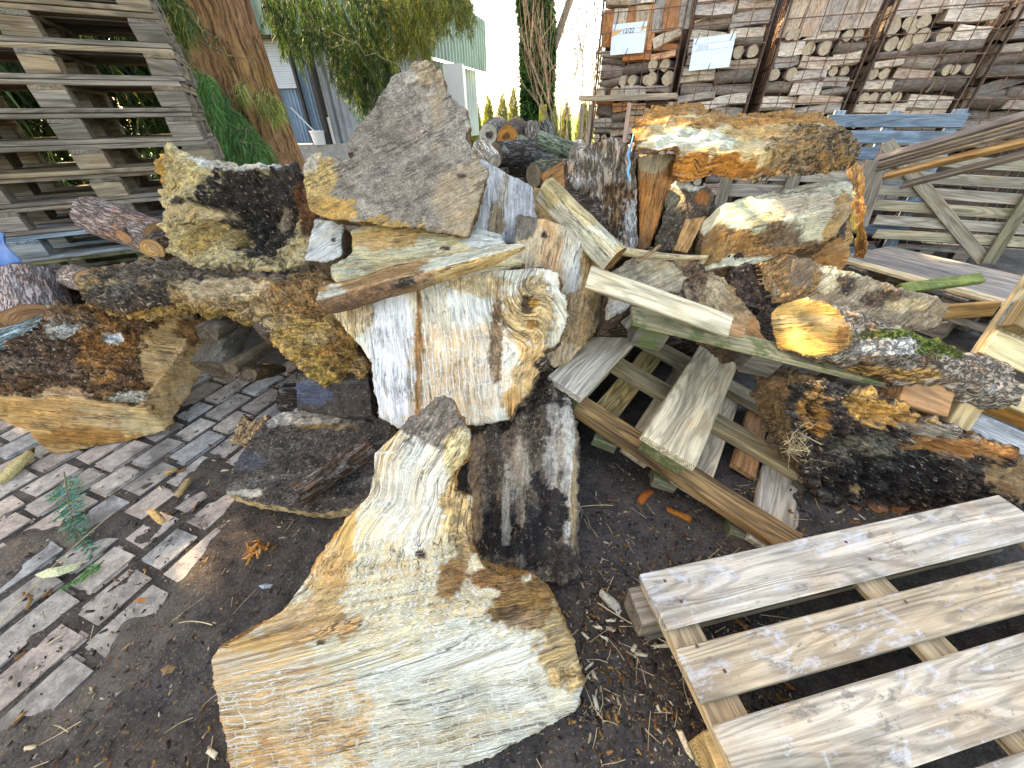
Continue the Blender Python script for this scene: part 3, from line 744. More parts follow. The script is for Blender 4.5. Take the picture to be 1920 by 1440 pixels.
# left block
h0 = PZ(267,757,0.22); h1 = PZ(392,584,0.44)
chunk('log_block', 'big sawn log block with orange cut face and crumbling brown top on the pavers', 'log block',
      [(-90,752),(0,746),(77,752),(143,749),(213,762),(247,767),(267,757),(312,809),(283,818),(233,831),(167,842),(110,854),(93,851),(50,811),(0,790),(-80,776)],
      [(93,851,0.015),(310,812,0.015),(143,750,0.25)], 0.3, ('#d6a566', (0.0, 0.0, 0.05)), [(270,790,60,40,'#d8b67c',(0,0,0.1)),(60,770,90,22,'#cf9a58',(0,0,0)),(160,820,100,18,'#b9823e',(0,0.1,0.1))],
      side=('#8c6238', (0.0, 1.0, 0.2)), sideblobs=[(150,690,140,45,'#7d5634',(0,1,0.25)),(60,640,110,40,'#6d4f36',(0,1,0.3)),(200,650,50,50,'#b5783a',(0,1,0.1)),(110,620,30,16,'#d9d3c4',(0,0.9,0.0)),(215,635,16,9,'#e6e2d8',(0,0.7,0)),(250,745,45,10,'#d8cbb0',(0,0.8,0.1)),(332,690,62,135,'#c9a26c',(0,0.05,0.12),0.05),(360,610,30,30,'#9a6a36',(0,.4,.2)),(110,738,50,10,'#d8a878',(0,.5,0))],
      ext=h1 - h0, grain=((0,770),(300,800)), vox=0.0085, front_r=0.005, side_r=0.016, crumb=0.026, seed=41, back=1.0)
# dark bark slab on the ground
chunk('bark_slab', 'wet black bark slab with pale edge lying flat on the soil', 'bark slab', [(420,925),(437,880),(470,815),(515,773),(580,761),(700,766),(735,795),(720,850),(705,915),(660,950),(600,962),(500,945)],
      [(430,925,0.10),(660,950,0.13),(580,765,0.21)], 0.075, ('#5e5248', (0.0, 0.8, 0.4)), [(560,785,90,14,'#cfc4b2',(0,0.6,0.1)),(600,800,60,6,'#a88a58',(0,.5,.1)),(470,870,30,20,'#5a5a62',(0,.5,.4)),(450,925,40,8,'#d8cdb8',(0,.4,.1)),(640,900,30,30,'#2c2622',(0,.8,.4))],
      side=('#d0b07c', (0.0, 0.35, 0.15)), cut_name='bark', grain=((450,900),(690,840)), vox=0.007, front_r=0.012, side_r=0.006, crumb=0.009, ridges=0.004, seed=45)
log_px('bark_stick', 'short brown bark stick lying on the wet black bark slab', 'stick', (560,925,0.175), (695,835,0.215), 48, 42, col='#6e5846', mask=(0,0.4,0.5), nseg=40, nth=28, seed=47, lump=0.18, rdg=0.004, flats=((200,0.5),(100,0.75)), flatcol=(None, None), ends=('#5c4634','#8a7862'))
chunk('wood_chunk', 'small honeycombed orange wood chunk beside the wet black bark slab', 'wood chunk', [(438,832),(446,790),(452,774),(470,792),(500,782),(492,805),(462,826)], [(440,830,0.03),(460,830,0.03),(470,785,0.10)], 0.05, ('#dcb07a', (0,1,0.4)), grain=((440,830),(470,780)), vox=0.005, cut=False, seed=48, front_r=.005)
# --- middle right
AA_OUT = [(969,404),(1004,408),(1050,421),(1104,436),(1132,458),(1141,511),(1132,555),(1129,605),(1066,678),(1040,690),(1000,660),(985,560),(966,500),(964,450)]
chunk('split_log', 'striped split log standing behind the round knot', 'log', AA_OUT, [(980,640,0,1.38),(1080,640,0,1.34),(1040,430,0,1.56)], 0.22, ('#dcc6a2', (0.3, 0.03, 0.10)),
      [(985,425,22,26,'#8c8274',(0,0.3,0.7)),(1035,470,26,70,'#d6ab78',(0.3,0.05,0.0)),(1075,470,20,90,'#e9e2d2',(0.2,0,0.05)),(1112,520,24,110,'#c9a46c',(0,0.4,0.1),0.12),(1090,600,30,60,'#c6a272',(0,0.45,0.2)),(1020,440,8,8,'#4a3c30',(0,.6,.5)),(1110,470,20,30,'#d0a468',(0,.4,.1))],
      side=('#a5834f', (0, 0.5, 0.2)), grain=((1040,640),(1085,440)), vox=0.0075, front_r=0.006, seed=52, bend=lambda U, W: -0.16 * sstep(1080, 1145, U))
chunk('split_log', 'white streaked split log tucked behind the grey stump slice', 'log', [(876,278),(905,298),(950,325),(998,349),(1004,415),(990,455),(900,455),(870,440)], [(900,440,0,1.72),(1000,440,0,1.68),(940,320,0,1.84)], 0.25, ('#efe7da', (0.0, 0.02, 0.08)),
      [(930,420,14,40,'#cbb08a',(0,.3,.2)),(985,380,20,60,'#dfe0de',(0,0,.1)),(890,290,14,14,'#a8987e',(0,.4,.4))], side=('#c0a478',(0,.3,.2)), grain=((940,440),(945,330)), seed=55)
log_px('split_log', 'pale debarked log sloping down beside the bark covered stump', 'log', (1022,356,0,1.70), (1152,488,0,1.46), 46, 56, col='#dcc490', mask=(0,0.12,0.12), mat='raw', nseg=50, nth=36, lump=0.06, rdg=0.003, seed=58, flats=((-30,0.75),), flatcol=(('#d9cdb0',(0,0.1,0.15)),), ends=('#c9a86c','#b0823e'), endmask=(0,.5,.1), blobs=[(1040,365,24,30,'#c8b27c',(0,.2,.2)),(1120,450,50,40,'#e4d9bc',(0,.05,.1))])
chunk('split_log', 'dull tan split log hidden beneath the pale debarked log', 'log', [(1000,345),(1030,360),(1075,410),(1090,435),(1010,410),(1000,380)], [(1000,400,0,1.78),(1080,430,0,1.74),(1010,350,0,1.88)], 0.2, ('#b9935c',(0,.3,.2)), grain=((1010,350),(1085,430)), seed=59)
K_OUT = [(1052,304),(1080,285),(1123,267),(1153,264),(1190,272),(1192,340),(1197,466),(1158,470),(1112,450),(1052,400)]
chunk('bark_stump', 'stump with deep furrowed grey bark and lichen standing upright', 'stump', K_OUT, [(1060,440,0,1.86),(1195,440,0,1.80),(1130,275,0,1.98)], 0.26, ('#b0a290', (0, 0.2, 0.35)),
      [(1110,430,70,60,'#5c4a3c',(0,0.5,0.9)),(1075,380,22,50,'#6c5c4c',(0,.4,1)),(1160,380,30,40,'#7d5f42',(0,.5,.6)),(1185,430,12,50,'#b9b4aa',(0,.3,1)),(1080,340,10,16,'#cfcabf',(0,.2,1))], side=('#c78a50', (0, 0.15, 0.05)), sidemat='raw', cut_name='bark', mat='bark', grain=((1130,460),(1130,280)), vox=0.008, front_r=0.006, side_r=0.006, seed=61,
      bend=lambda U, W: 0.022 * np.sin(U / 5.5 + 2.2 * np.sin(W / 17.0 + U * 0.06)) * sstep(380, 355, W) - 0.05 * sstep(1090, 1050, U) + 0.012 * sstep(362, 352, W))
chunk('split_log', 'orange sawn flank of a split log just beside the furrowed bark stump', 'log', [(1010,326),(1055,300),(1058,300),(1060,400),(1035,362),(1020,346)], [(1015,340,0,1.98),(1055,380,0,1.92),(1055,305,0,2.0)], 0.25, ('#c58a50',(0.05,.1,.05)), grain=((1020,340),(1055,310)), seed=62)
chunk('split_log', 'freshly split orange log leaning against the furrowed bark stump', 'log', [(1196,290),(1230,288),(1267,288),(1273,305),(1283,319),(1266,350),(1247,377),(1236,419),(1218,466),(1199,470)], [(1200,450,0,1.84),(1260,340,0,1.90),(1200,295,0,1.96)], 0.22, ('#d8a06a', (0.1,0.02,0.03)),
      [(1225,305,40,20,'#e3cfae',(0.1,0,.1)),(1265,320,16,20,'#a8743c',(0,.4,.1)),(1215,410,20,60,'#dd9a5c',(0,.05,0))], side=('#8c5f38',(0,.4,.2)), grain=((1205,460),(1240,300)), seed=63)
chunk('split_log', 'short mossy bark log with white split top behind the sunlit log', 'log', [(1250,355),(1265,338),(1290,340),(1325,353),(1334,368),(1326,394),(1292,412),(1266,470),(1222,470),(1240,415)], [(1240,440,0,1.74),(1300,400,0,1.72),(1280,345,0,1.84)], 0.25, ('#5f5040',(0,.6,.5)),
      [(1295,345,34,12,'#efe4cc',(0,.2,.1)),(1318,372,18,18,'#b0703a',(0,.4,.1)),(1265,375,22,20,'#8c8266',(0,.5,.3))], grain=((1240,440),(1290,350)), vox=0.008, cut=False, seed=64, front_r=.012)
chunk('split_log', 'small tan wedge of split log under the sunlit log', 'log', [(1286,408),(1328,393),(1312,432),(1290,474),(1262,468)], [(1265,465,0,1.62),(1290,470,0,1.60),(1310,400,0,1.72)], 0.2, ('#c69a62',(0.1,.05,.1)), side=('#7d5f3c',(0,.3,.3)), grain=((1280,465),(1315,400)), seed=65)
# top long curved log
N_OUT = [(1191,278),(1208,253),(1234,232),(1266,226),(1302,219),(1325,222),(1359,240),(1391,247),(1427,242),(1458,240),(1496,241),(1564,243),(1599,261),(1610,278),(1602,309),(1578,329),(1537,338),(1478,335),(1444,319),(1392,309),(1341,305),(1289,314),(1276,306),(1270,292),(1193,286)]
chunk('curved_log', 'long curved log with rotten burl end bridging the top of the pile', 'log', N_OUT, [(1230,280,0,1.78),(1560,300,0,1.78),(1400,245,0,1.92)], 0.22, ('#e2c48e', (0.05, 0.18, 0.05)),
      [(1530,290,90,60,'#8a6a3e',(0,1.0,0.35)),(1480,280,50,36,'#b08a50',(0,0.9,0.2)),(1340,300,110,13,'#c07a2c',(0,0.25,0.05)),(1300,262,90,20,'#efe3c4',(0.05,0.15,0.0)),(1300,228,60,12,'#cf9850',(0,0.4,0.05)),(1420,250,60,14,'#d8b070',(0,.4,.1)),(1230,283,50,5,'#8a5a2c',(0,.4,.1)),(1560,320,50,18,'#9a7034',(0,1,.2))],
      side=('#c08a44',(0,.5,.1)), ext=np.array([0.02,0.20,0.06]), grain=((1210,270),(1450,275)), vox=0.008, front_r=0.007, side_r=0.010, crumb=0.020, seed=71, cut=False, bend=lambda U, W: -0.07 * sstep(288, 300, W) * sstep(1480, 1430, U) + 0.05 * np.exp(-((U - 1530) / 70) ** 2 - ((W - 290) / 40) ** 2) + 0.006 * np.sin((U * 0.8 + W * 1.9) / 9.0) * sstep(1420, 1380, U))
O_OUT = [(1332,390),(1386,376),(1468,353),(1564,337),(1597,340),(1615,377),(1607,409),(1547,428),(1461,455),(1392,465),(1353,468),(1333,447)]
chunk('split_log', 'sunlit pale split log lying below the long curved log', 'log', O_OUT, [(1350,455,0,1.50),(1590,400,0,1.60),(1460,350,0,1.74)], 0.18, ('#e6d8b6', (0.1, 0.12, 0.12)),
      [(1480,430,130,16,'#8a6844',(0,.5,.3),.3),(1360,440,30,26,'#a8804a',(0,.4,.2)),(1500,375,60,24,'#d8cdb0',(0,.2,.3)),(1400,400,50,30,'#ecdcb0',(0.05,.1,0)),(1590,390,20,30,'#c09a60',(0,.4,.2)),(1450,440,100,9,'#b98448',(0,.5,.1))],
      side=('#7d5c38',(0,.5,.3)), grain=((1345,440),(1600,380)), vox=0.008, front_r=0.010, seed=74, cut_name='split_face', bend=lambda U, W: -0.10 * sstep(-6, 14, W - (447 - (U - 1350) * 0.235)) - 0.06 * sstep(1360, 1332, U))
chunk('bark_strip', 'curled strip of orange bark hanging off the end of the sunlit log', 'bark', [(1585,325),(1600,313),(1612,322),(1618,360),(1625,430),(1628,470),(1615,494),(1602,486),(1606,440),(1598,400),(1603,360)], [(1600,330,0,1.56),(1620,330,0,1.54),(1612,480,0,1.50)], 0.02, ('#cf9350',(0,.5,.1)), [(1603,430,7,36,'#e8b85c',(0,.6,0))], cut=False, vox=0.006, seed=76, grain=((1605,330),(1615,480)), front_r=.006, side_r=.004, bend=lambda U, W: 0.04 * np.sin(W / 30.0) + 0.02 * np.sin(U / 6.0))
chunk('split_log', 'dark bark log with orange split flank under the sunlit log', 'log', [(1440,470),(1470,440),(1545,425),(1590,415),(1602,440),(1592,480),(1580,505),(1555,500),(1500,478)], [(1450,470,0,1.72),(1590,470,0,1.70),(1560,420,0,1.84)], 0.25, ('#5c4c3e',(0,.6,.6)), [(1555,478,40,30,'#c88a44',(0,.25,.05),.12),(1595,440,10,40,'#d09a50',(0,.3,.05))], grain=((1480,470),(1590,430)), seed=77, cut=False, front_r=.01)
# two sawn logs on the right
q0 = PY(1462,520,1.42); q1 = PY(1728,590,1.36)
chunk('sawn_log', 'sawn log with rough brown end resting behind the golden ended log', 'log', [(1407,499),(1432,479),(1461,472),(1513,481),(1522,505),(1510,540),(1484,560),(1448,572),(1429,556)], [(1420,560,0,1.40),(1515,545,0,1.38),(1460,475,0,1.46)], .3, ('#a8804e',(0,.55,.3)), [(1495,500,26,40,'#8a7258',(0,.25,.45))],
      side=('#b9a382',(0.05,.4,.35)), sideblobs=[(1570,520,50,26,'#e0d0ac',(0,.25,.15)),(1590,535,22,22,'#5c4a38',(0,.9,.4)),(1650,560,50,16,'#7c6248',(0,.8,.3)),(1700,570,40,12,'#d8bd8c',(0,.3,.1))], ext=(q1 - q0) * 1.05, back=.72, grain=((1420,560),(1510,490)), vox=.008, front_r=.006, side_r=.012, seed=81, side_name='bark')
r0_ = PY(1512,612,1.16); r1_ = PY(1840,722,1.10)
chunk('sawn_log', 'thick log with bright golden sawn end facing the broken pallet', 'log', [(1442,586),(1461,570),(1494,560),(1536,565),(1565,576),(1576,599),(1586,606),(1587,644),(1558,660),(1523,668),(1455,650),(1446,614)], [(1450,640,0,1.24),(1580,640,0,1.10),(1510,565,0,1.25)], .3, ('#dfa654',(0.05,0.0,0.0)), [(1510,600,60,40,'#e6b468',(0,0,0)),(1580,625,9,40,'#b98444',(0,.3,.1))],
      side=('#9a8c7a',(0,.5,.45)), sideblobs=[(1700,630,120,12,'#6a742c',(0,.5,0),.4),(1770,650,70,24,'#5f6c28',(0,.6,0)),(1690,690,90,24,'#7a6a58',(0,.6,.4)),(1660,650,60,16,'#c9c4b8',(0,.5,.5)),(1650,700,130,12,'#b08c54',(0,.2,.2))], ext=(r1_ - r0_), back=.95, grain=((1450,640),(1580,630)), vox=.008, front_r=.003, side_r=.014, ridges=.008, seed=83, side_name='bark', sidemat='bark')
# black rotten log, its orange sunlit bits put into the colour
S_OUT = [(1479,722),(1508,710),(1541,718),(1617,739),(1671,757),(1752,790),(1860,840),(1960,885),(1990,930),(1920,935),(1868,938),(1779,955),(1698,962),(1617,955),(1535,925),(1503,877),(1481,822),(1472,768)]
chunk('rotten_log', 'black rotten log with crumbling charred core and sunlit orange streak put into its colour', 'log', S_OUT, [(1560,940,0,0.93),(1850,935,0,0.90),(1600,740,0,1.10)], 0.22, ('#40342a', (0, 1.0, 0.35)),
      [(1515,760,26,50,'#cf9448',(0,1.0,0.0)),(1508,765,10,14,'#2a1a10',(0,.8,.2)),(1600,745,40,14,'#d09a4c',(0,.8,0)),(1640,765,60,14,'#d8a050',(0,.6,0)),(1760,830,130,20,'#c08448',(0,.25,.05),.3),(1690,785,90,10,'#d8a45c',(0,.4,0)),(1800,800,130,16,'#a89a86',(0,.3,.5)),(1620,830,70,36,'#6f6a58',(0,.9,.2)),(1660,880,110,40,'#1f1a18',(0,.9,.2)),(1880,890,80,36,'#a88458',(0,.3,.2)),(1620,945,130,9,'#9a6234',(0,.5,.1)),(1740,870,30,24,'#181412',(0,.9,.1)),(1590,905,12,9,'#d8b884',(0,.6,0))],
      side=('#8c6c44',(0,.6,.3)), vox=0.0065, front_r=0.030, side_r=0.014, crumb=0.040, bow=0.05, seed=91, cut=False, grain=((1500,760),(1900,880)), bend=lambda U, W: -0.07 * np.exp(-((U - 1720) / 50) ** 2 - ((W - 850) / 32) ** 2) - 0.05 * np.exp(-((U - 1510) / 10) ** 2 - ((W - 765) / 14) ** 2) - 0.05 * np.exp(-((U - 1600) / 60) ** 2 - ((W - 900) / 30) ** 2))
# logs filling the middle right
chunk('split_log', 'rotten brown split log sloping down behind the loose plank', 'log', [(1262,482),(1300,480),(1330,505),(1385,545),(1420,600),(1445,648),(1400,650),(1340,610),(1300,575),(1275,530)], [(1280,500,0,1.56),(1340,495,0,1.56),(1410,640,0,1.28)], 0.2, ('#c2a072',(0.05,.55,.35)), [(1380,615,40,30,'#c9a274',(0,.2,.1)),(1310,530,30,40,'#8c6a48',(0,.8,.5)),(1420,620,20,30,'#c08a58',(0,.2,.1)),(1340,540,16,40,'#cdb58c',(0,.5,.3))], side=('#6e5238',(0,.6,.4)), grain=((1280,500),(1430,640)), seed=101, front_r=.012)
chunk('split_log', 'grey bark plate of a log between the striped log and the loose plank', 'log', [(1145,510),(1180,488),(1215,480),(1262,492),(1290,520),(1275,545),(1200,555),(1160,585),(1135,600)], [(1150,590,0,1.36),(1270,545,0,1.44),(1215,485,0,1.56)], 0.2, ('#cdbd9e',(0.1,.35,.3)), [(1160,580,26,16,'#d5d2c8',(0,.3,.4)),(1230,510,40,20,'#d9c8a4',(0,.3,.2))], side=('#6e5a42',(0,.5,.4)), grain=((1150,560),(1270,500)), seed=102, front_r=.010)
chunk('split_log', 'pale stub of a split log beside the crusty dark bark lump', 'log', [(1325,500),(1345,480),(1362,488),(1375,530),(1390,570),(1350,540)], [(1330,500,0,1.6),(1375,540,0,1.54),(1350,482,0,1.64)], 0.2, ('#e0d8c6',(0,.2,.2)), grain=((1340,490),(1380,560)), seed=103)
chunk('bark_lump', 'crusty dark bark lump beside the rough brown sawn end', 'bark', [(1362,470),(1385,465),(1400,480),(1408,510),(1425,540),(1440,580),(1405,575),(1375,530)], [(1370,480,0,1.56),(1400,480,0,1.55),(1410,575,0,1.40)], 0.16, ('#5a4536',(0,1,.3)), cut=False, seed=104, front_r=.014, grain=((1370,480),(1420,570)))
log_px('split_stick', 'thin pale split stick lying above the grey bark plate', 'stick', (1162,470,0,1.50), (1325,482,0,1.52), 16, 8, col='#dcc292', mask=(0,.2,.1), mat='raw', nseg=24, nth=14, lump=.25, rdg=.001, seed=105, bowv=(0,0,-.01))
log_px('twig', 'short bare twig crossing the thin pale split stick', 'twig', (1196,492,0,1.46), (1238,460,0,1.5), 8, 6, col='#b08c5c', mask=(0,.2,.1), mat='raw', nseg=14, nth=10, lump=.2, rdg=.001, seed=106)
chunk('split_log', 'broken dark log showing under the sunlit log', 'log', [(1285,470),(1300,448),(1330,450),(1365,470),(1362,500),(1310,492)], [(1290,470,0,1.68),(1360,490,0,1.64),(1330,452,0,1.72)], 0.2, ('#8a6a48',(0,.5,.3)), grain=((1290,470),(1360,480)), seed=107, cut=False)
# heart of the pile
for k, (a, b, r_) in enumerate([((-0.75,1.75,0.18),(0.5,1.85,0.2),.19),((-0.4,1.65,0.5),(0.75,1.8,0.45),.17),((0.5,2.05,0.2),(1.5,2.0,0.2),.19),((0.6,1.85,0.55),(1.25,2.0,0.52),.16),((-0.5,2.1,0.55),(0.5,2.2,0.5),.2),((-0.5,1.55,0.2),(0.1,1.7,0.2),.15),((0.95,1.75,.75),(1.5,1.95,.72),.13),((-1.2,2.1,.3),(-.4,2.25,.35),.22),((0.2,1.95,.88),(.75,2.05,.84),.14)]):
    sweep('bark_log', 'dim bark log buried in the heart of the pile', 'log', a, b, r_, r_ * .9, col='#5a4a3a', mask=(0,.4,.3), nseg=30, nth=28, seed=120 + k, group='logs buried in the heart of the pile', ends=('#a5835a', '#a5835a'))

# ================================================================== PALLETS AND BOARDS
GREY, WARM, MOSS, FRESH, BLUEG, TANB = '#968a7c', '#a08e74', '#a8a67c', '#ead2a4', '#9fb0bc', '#c3a67c'
def euro_pallet(label, M, cols, group=None, mat='board', jit=0.006, name='pallet', z0=0):
    root = empty(name); root.matrix_basis = M; tag(root, label, 'pallet', group)
    c = lambda: random.choice(cols)
    for y in (.05, .4, .75): board('runner', root, M, (.6, y, .011), (1.2, .145 if y == .4 else .1, .022), c(), mat, 0, jit)
    for x in (.073, .6, 1.127):
        for y in (.05, .4, .75): board('block', root, M, (x, y, .061), (.145, .145 if y == .4 else .1, .078), c(), mat, 0, jit * 2)
        board('cross_board', root, M, (x, .4, .111), (.8, .145, .022), c(), mat, R(90), jit)
    for y, w in ((.0725, .145), (.25, .1), (.4, .145), (.55, .1), (.7275, .145)): board('deck_board', root, M, (.6, y, .133), (1.2, w, .022), c(), mat, 0, jit)
    return root
# --- tall stack on the left
cr_ = PY(366, 213, 2.85); sx_ = unit([.87, .49, 0]); sy_ = np.array([-sx_[1], sx_[0], 0])
so_ = np.array([cr_[0], cr_[1], 0]) - 1.2 * sx_
for k in range(13):
    off = so_ + sx_ * random.uniform(-.02, .02) + sy_ * random.uniform(-.015, .02)
    a_ = random.uniform(-.014, .014)
    ex = sx_ * math.cos(a_) + sy_ * math.sin(a_)
    z = 0.012 + k * .1465
    cols = [GREY, WARM, '#877c6e'] if k > 4 else ([GREY, BLUEG, '#a7aaa8'] if k > 3 else [MOSS, '#9ba08c', GREY])
    nth = ['bottom', 'second', 'third', 'fourth', 'fifth', 'sixth', 'seventh', 'eighth', 'ninth', 'tenth', 'eleventh', 'twelfth', 'topmost'][k]
    lab = ('greenish mossy' if k <= 3 else 'grey weathered') + ' pallet, ' + nth + (' from the ground' if 0 < k < 12 else '') + ' in the tall stack beside the redwood'
    euro_pallet(lab, frame([off[0], off[1], z], ex, np.cross([0, 0, 1], ex)), cols, 'pallets in the tall stack', 'board_moss' if k <= 3 else 'board')
# --- foreground pallet, right
u0 = PZ(1200, 1075, .20); u1 = PZ(1872, 928, .20); ux = unit(u1 - u0); uy = np.cross(ux, [0, 0, 1])   # away from the far edge, towards the camera
uy = unit(uy - np.array([0, 0, uy[2]]))
LU = float(np.linalg.norm(u1 - u0))
MU = frame([u0[0], u0[1], 0], ux, -uy)                        # y points away from the camera
up_ = empty('pallet'); up_.matrix_basis = MU; tag(up_, 'scuffed pale pallet lying flat with wide deck boards beside the flared slab', 'pallet')
def uw(u, v, z): 
    p = PZ(u, v, z) - u0; return p @ ux, p @ -uy
for (ua, va, ub, vb, cl) in ((1200, 1075, 1252, 1178, '#c4b8a4'), (1283, 1212, 1335, 1312, '#c6b090'), (1368, 1352, 1470, 1520, '#c6b8a0'), (1500, 1560, 1580, 1680, '#c4b8a4')):
    _, ya = uw(ua, va, .20); _, yb = uw(ub, vb, .20)
    board('deck_board', up_, MU, (LU / 2, (ya + yb) / 2, .188), (LU, abs(ya - yb), .024), cl, 'board_scuff', 0, .003)
ylow = -0.78
for x in (.045, LU / 2 - .02, LU - .06):
    board('cross_board', up_, MU, (x + .01, ylow / 2 - .002, .1645), (abs(ylow) - .01, .10, .022), '#cdb48c', 'board', R(90), .003)
    for y in (-.06, -.39, -.72): board('block', up_, MU, (x + (-.012 if y == -.06 and x < .1 else 0.01), y, .1), (.13, .095, .104), '#9a8b78' if y > -.3 else '#c9a56c', 'board', 0, .03)
for y in (-.07, -.39, -.72): board('runner', up_, MU, (LU / 2, y, .036), (LU, .09, .022), '#8f8370', 'board', 0, .004)
for i in range(7):
    pos = [(.06, -.035), (.075, -.095), (.055, -.20), (.09, -.26), (LU / 2, -.04), (LU / 2 + .02, -.10), (LU / 2, -.22)][i]
    bm = bmesh.new(); bmesh.ops.create_circle(bm, cap_ends=True, radius=.005, segments=8); me = bpy.data.meshes.new('nail'); bm.to_mesh(me); bm.free()
    nm = NT('rusty_nail', .7); MAT.setdefault('nail', nm.out((0.10, 0.05, 0.03)))
    db_ = [c for c in up_.children if c.name.startswith('deck_board')][0 if pos[1] > -.14 else 1]; o = new_obj('nail', me, MAT['nail'], parent=db_); o.matrix_basis = db_.matrix_basis.inverted() @ Matrix.Translation((pos[0], pos[1], .2012))
# --- broken pallet leaning on the pile
Lc = np.array([.150, 1.285, .305]); ax_ = unit([.777, -.580, -.245]); bx_ = unit([.594, .804, -.02]); LT, WT = 1.06, .86
MT = frame(Lc, ax_, bx_)
tp = empty('pallet'); tp.matrix_basis = MT; tag(tp, 'broken mossy pallet with missing boards tilted down from the pile', 'pallet')
for x, w, cl, m_, y0, y1 in ((.075, .12, '#cdbb98', 'board', 0, .84), (.235, .115, '#c9ac6c', 'board_bold', .03, .84), (.42, .12, '#c0ab88', 'board', 0, .84), (.64, .135, '#d8c2a0', 'board', .02, .86), (.80, .10, '#c08c5c', 'board', .30, .84), (.945, .16, '#d2c4ac', 'board', -.02, .62)):
    board('cross_board', tp, MT, (x * LT, (y0 + y1) / 2, -.040), (y1 - y0, w, .030), cl, m_, R(90), .010)
for y, cl in ((.05, '#b98f5c'), (.46, '#a8946c'), (.80, '#a89a78')):
    board('runner', tp, MT, (LT * .5, y, -.004), (LT * 1.02, .115, .042), cl, 'board_bold' if y < .1 else 'board', 0, .004)
board('deck_board', tp, MT, (.075, WT * .53, .096), (WT * 1.12, .17, .034), '#d6c8b2', 'board', R(90), .004)
board('deck_board', tp, MT, (.50 * LT, WT * .49, .096), (WT * 1.0, .21, .034), '#d8c6a2', 'board', R(90), .004)
for x, y, cl in ((.075, .055, '#7d7a50'), (.50 * LT, .06, '#86835a'), (.50 * LT, .46, '#7c7a50'), (.075, .46, '#7c7a50')):
    board('block', tp, MT, (x, y, .047), (.12, .145 if x < .2 else .17, .070), cl, 'board_moss', R(90), .02)
for x, y in ((.30 * LT, .03), (.56 * LT, .03), (.86 * LT, .02)):
    board('block', tp, MT, (x, y, -.072), (.10, .07, .048), '#8a8468', 'board_moss', R(20), .05)
# --- loose runner with hanging blocks
ra = PY(1186, 606, 1.26); rb = PY(1840, 768, 1.08)
rd = unit(rb - ra); rn = unit(np.cross(rd, [0.25, .8, .35])); 
rw = np.cross(rd, unit(CAM - (ra + rb) / 2)); rw = unit(rw); 
if rw[2] < 0: rw = -rw
vw = unit([0.1, .95, .22]); vw = unit(vw - rd * (vw @ rd))     # width direction: away and up
Mr = frame(ra, rd, vw)
rp = empty('pallet_runner'); rp.matrix_basis = Mr; tag(rp, 'loose green edged runner board with wooden blocks hanging under it', 'board')
LR = float(np.linalg.norm(rb - ra))
board('plank', rp, Mr, (LR / 2, .045, 0), (LR, .095, .024), '#a39a78', 'board_moss', 0, 0)
for t_ in (.055, .38, .63):
    board('block', rp, Mr, (LR * t_ + .02, .045, -.058), (.13, .085, .09), '#6a6256', 'board_moss' if t_ < .1 else 'board', 0, .04)
# --- loose plank above it
pa = PY(1104, 520, 1.30); pb = PY(1368, 612, 1.235); pd = unit(pb - pa); pv = unit([0.1, .62, .75]); pv = unit(pv - pd * (pv @ pd))
lp = empty('plank'); lp.matrix_basis = frame(pa, pd, pv); tag(lp, 'pale loose plank with a burnt patch lying over the broken pallet', 'plank')
lp_m = lp.matrix_basis.copy()
board('board', lp, lp_m, (float(np.linalg.norm(pb - pa)) / 2, .0, 0), (float(np.linalg.norm(pb - pa)), .085, .02), '#ecdcb8', 'board', 0, 0)
board('splinter', lp, lp_m, (float(np.linalg.norm(pb - pa)) * .97, -.01, -.004), (.16, .05, .012), '#c99a6a', 'board', .12, 0)
# plank behind broken pallet, showing a sawn end
qa = PY(1205, 600, 1.42); qb = PY(1292, 535, 1.52); qd = unit(qb - qa)
lq = empty('plank'); lq.matrix_basis = frame(qa, qd, [.2, .7, .6]); tag(lq, 'grey board end poking up behind the pale loose plank', 'plank')
board('board', lq, lq.matrix_basis.copy(), (.10, 0, 0), (.36, .10, .022), '#b9aa94', 'board')
# --- leaning fresh pallet at the right edge
va = PY(1748, 772, 1.12); vb = PY(1945, 488, 1.36); vd = unit(vb - va); vx = unit([.90, -.22, -.26])
Mv = frame(va, vd, vx)
vp = empty('pallet'); vp.matrix_basis = Mv; tag(vp, 'fresh pale pallet leaning on its side over the rotten log', 'pallet')
LV = float(np.linalg.norm(vb - va))
board('runner', vp, Mv, (LV * .5, .06, -.0), (LV * 1.15, .13, .022), '#e8cfa0', 'board')
for t_, cl, m_ in ((.02, '#a9adab', 'board_scuff'), (.27, '#e3cb98', 'board'), (.48, '#e6d09e', 'board'), (.66, '#9aa6aa', 'board_scuff'), (.92, '#e3cb98', 'board')):
    board('deck_board', vp, Mv, (LV * t_, .47, -.024), (.95, .098, .022), cl, m_, R(90), .01)
for t_ in (.03, .66): board('block', vp, Mv, (LV * t_, .03, -.06), (.10, .09, .05), '#b59c70', 'board', 0, .02)
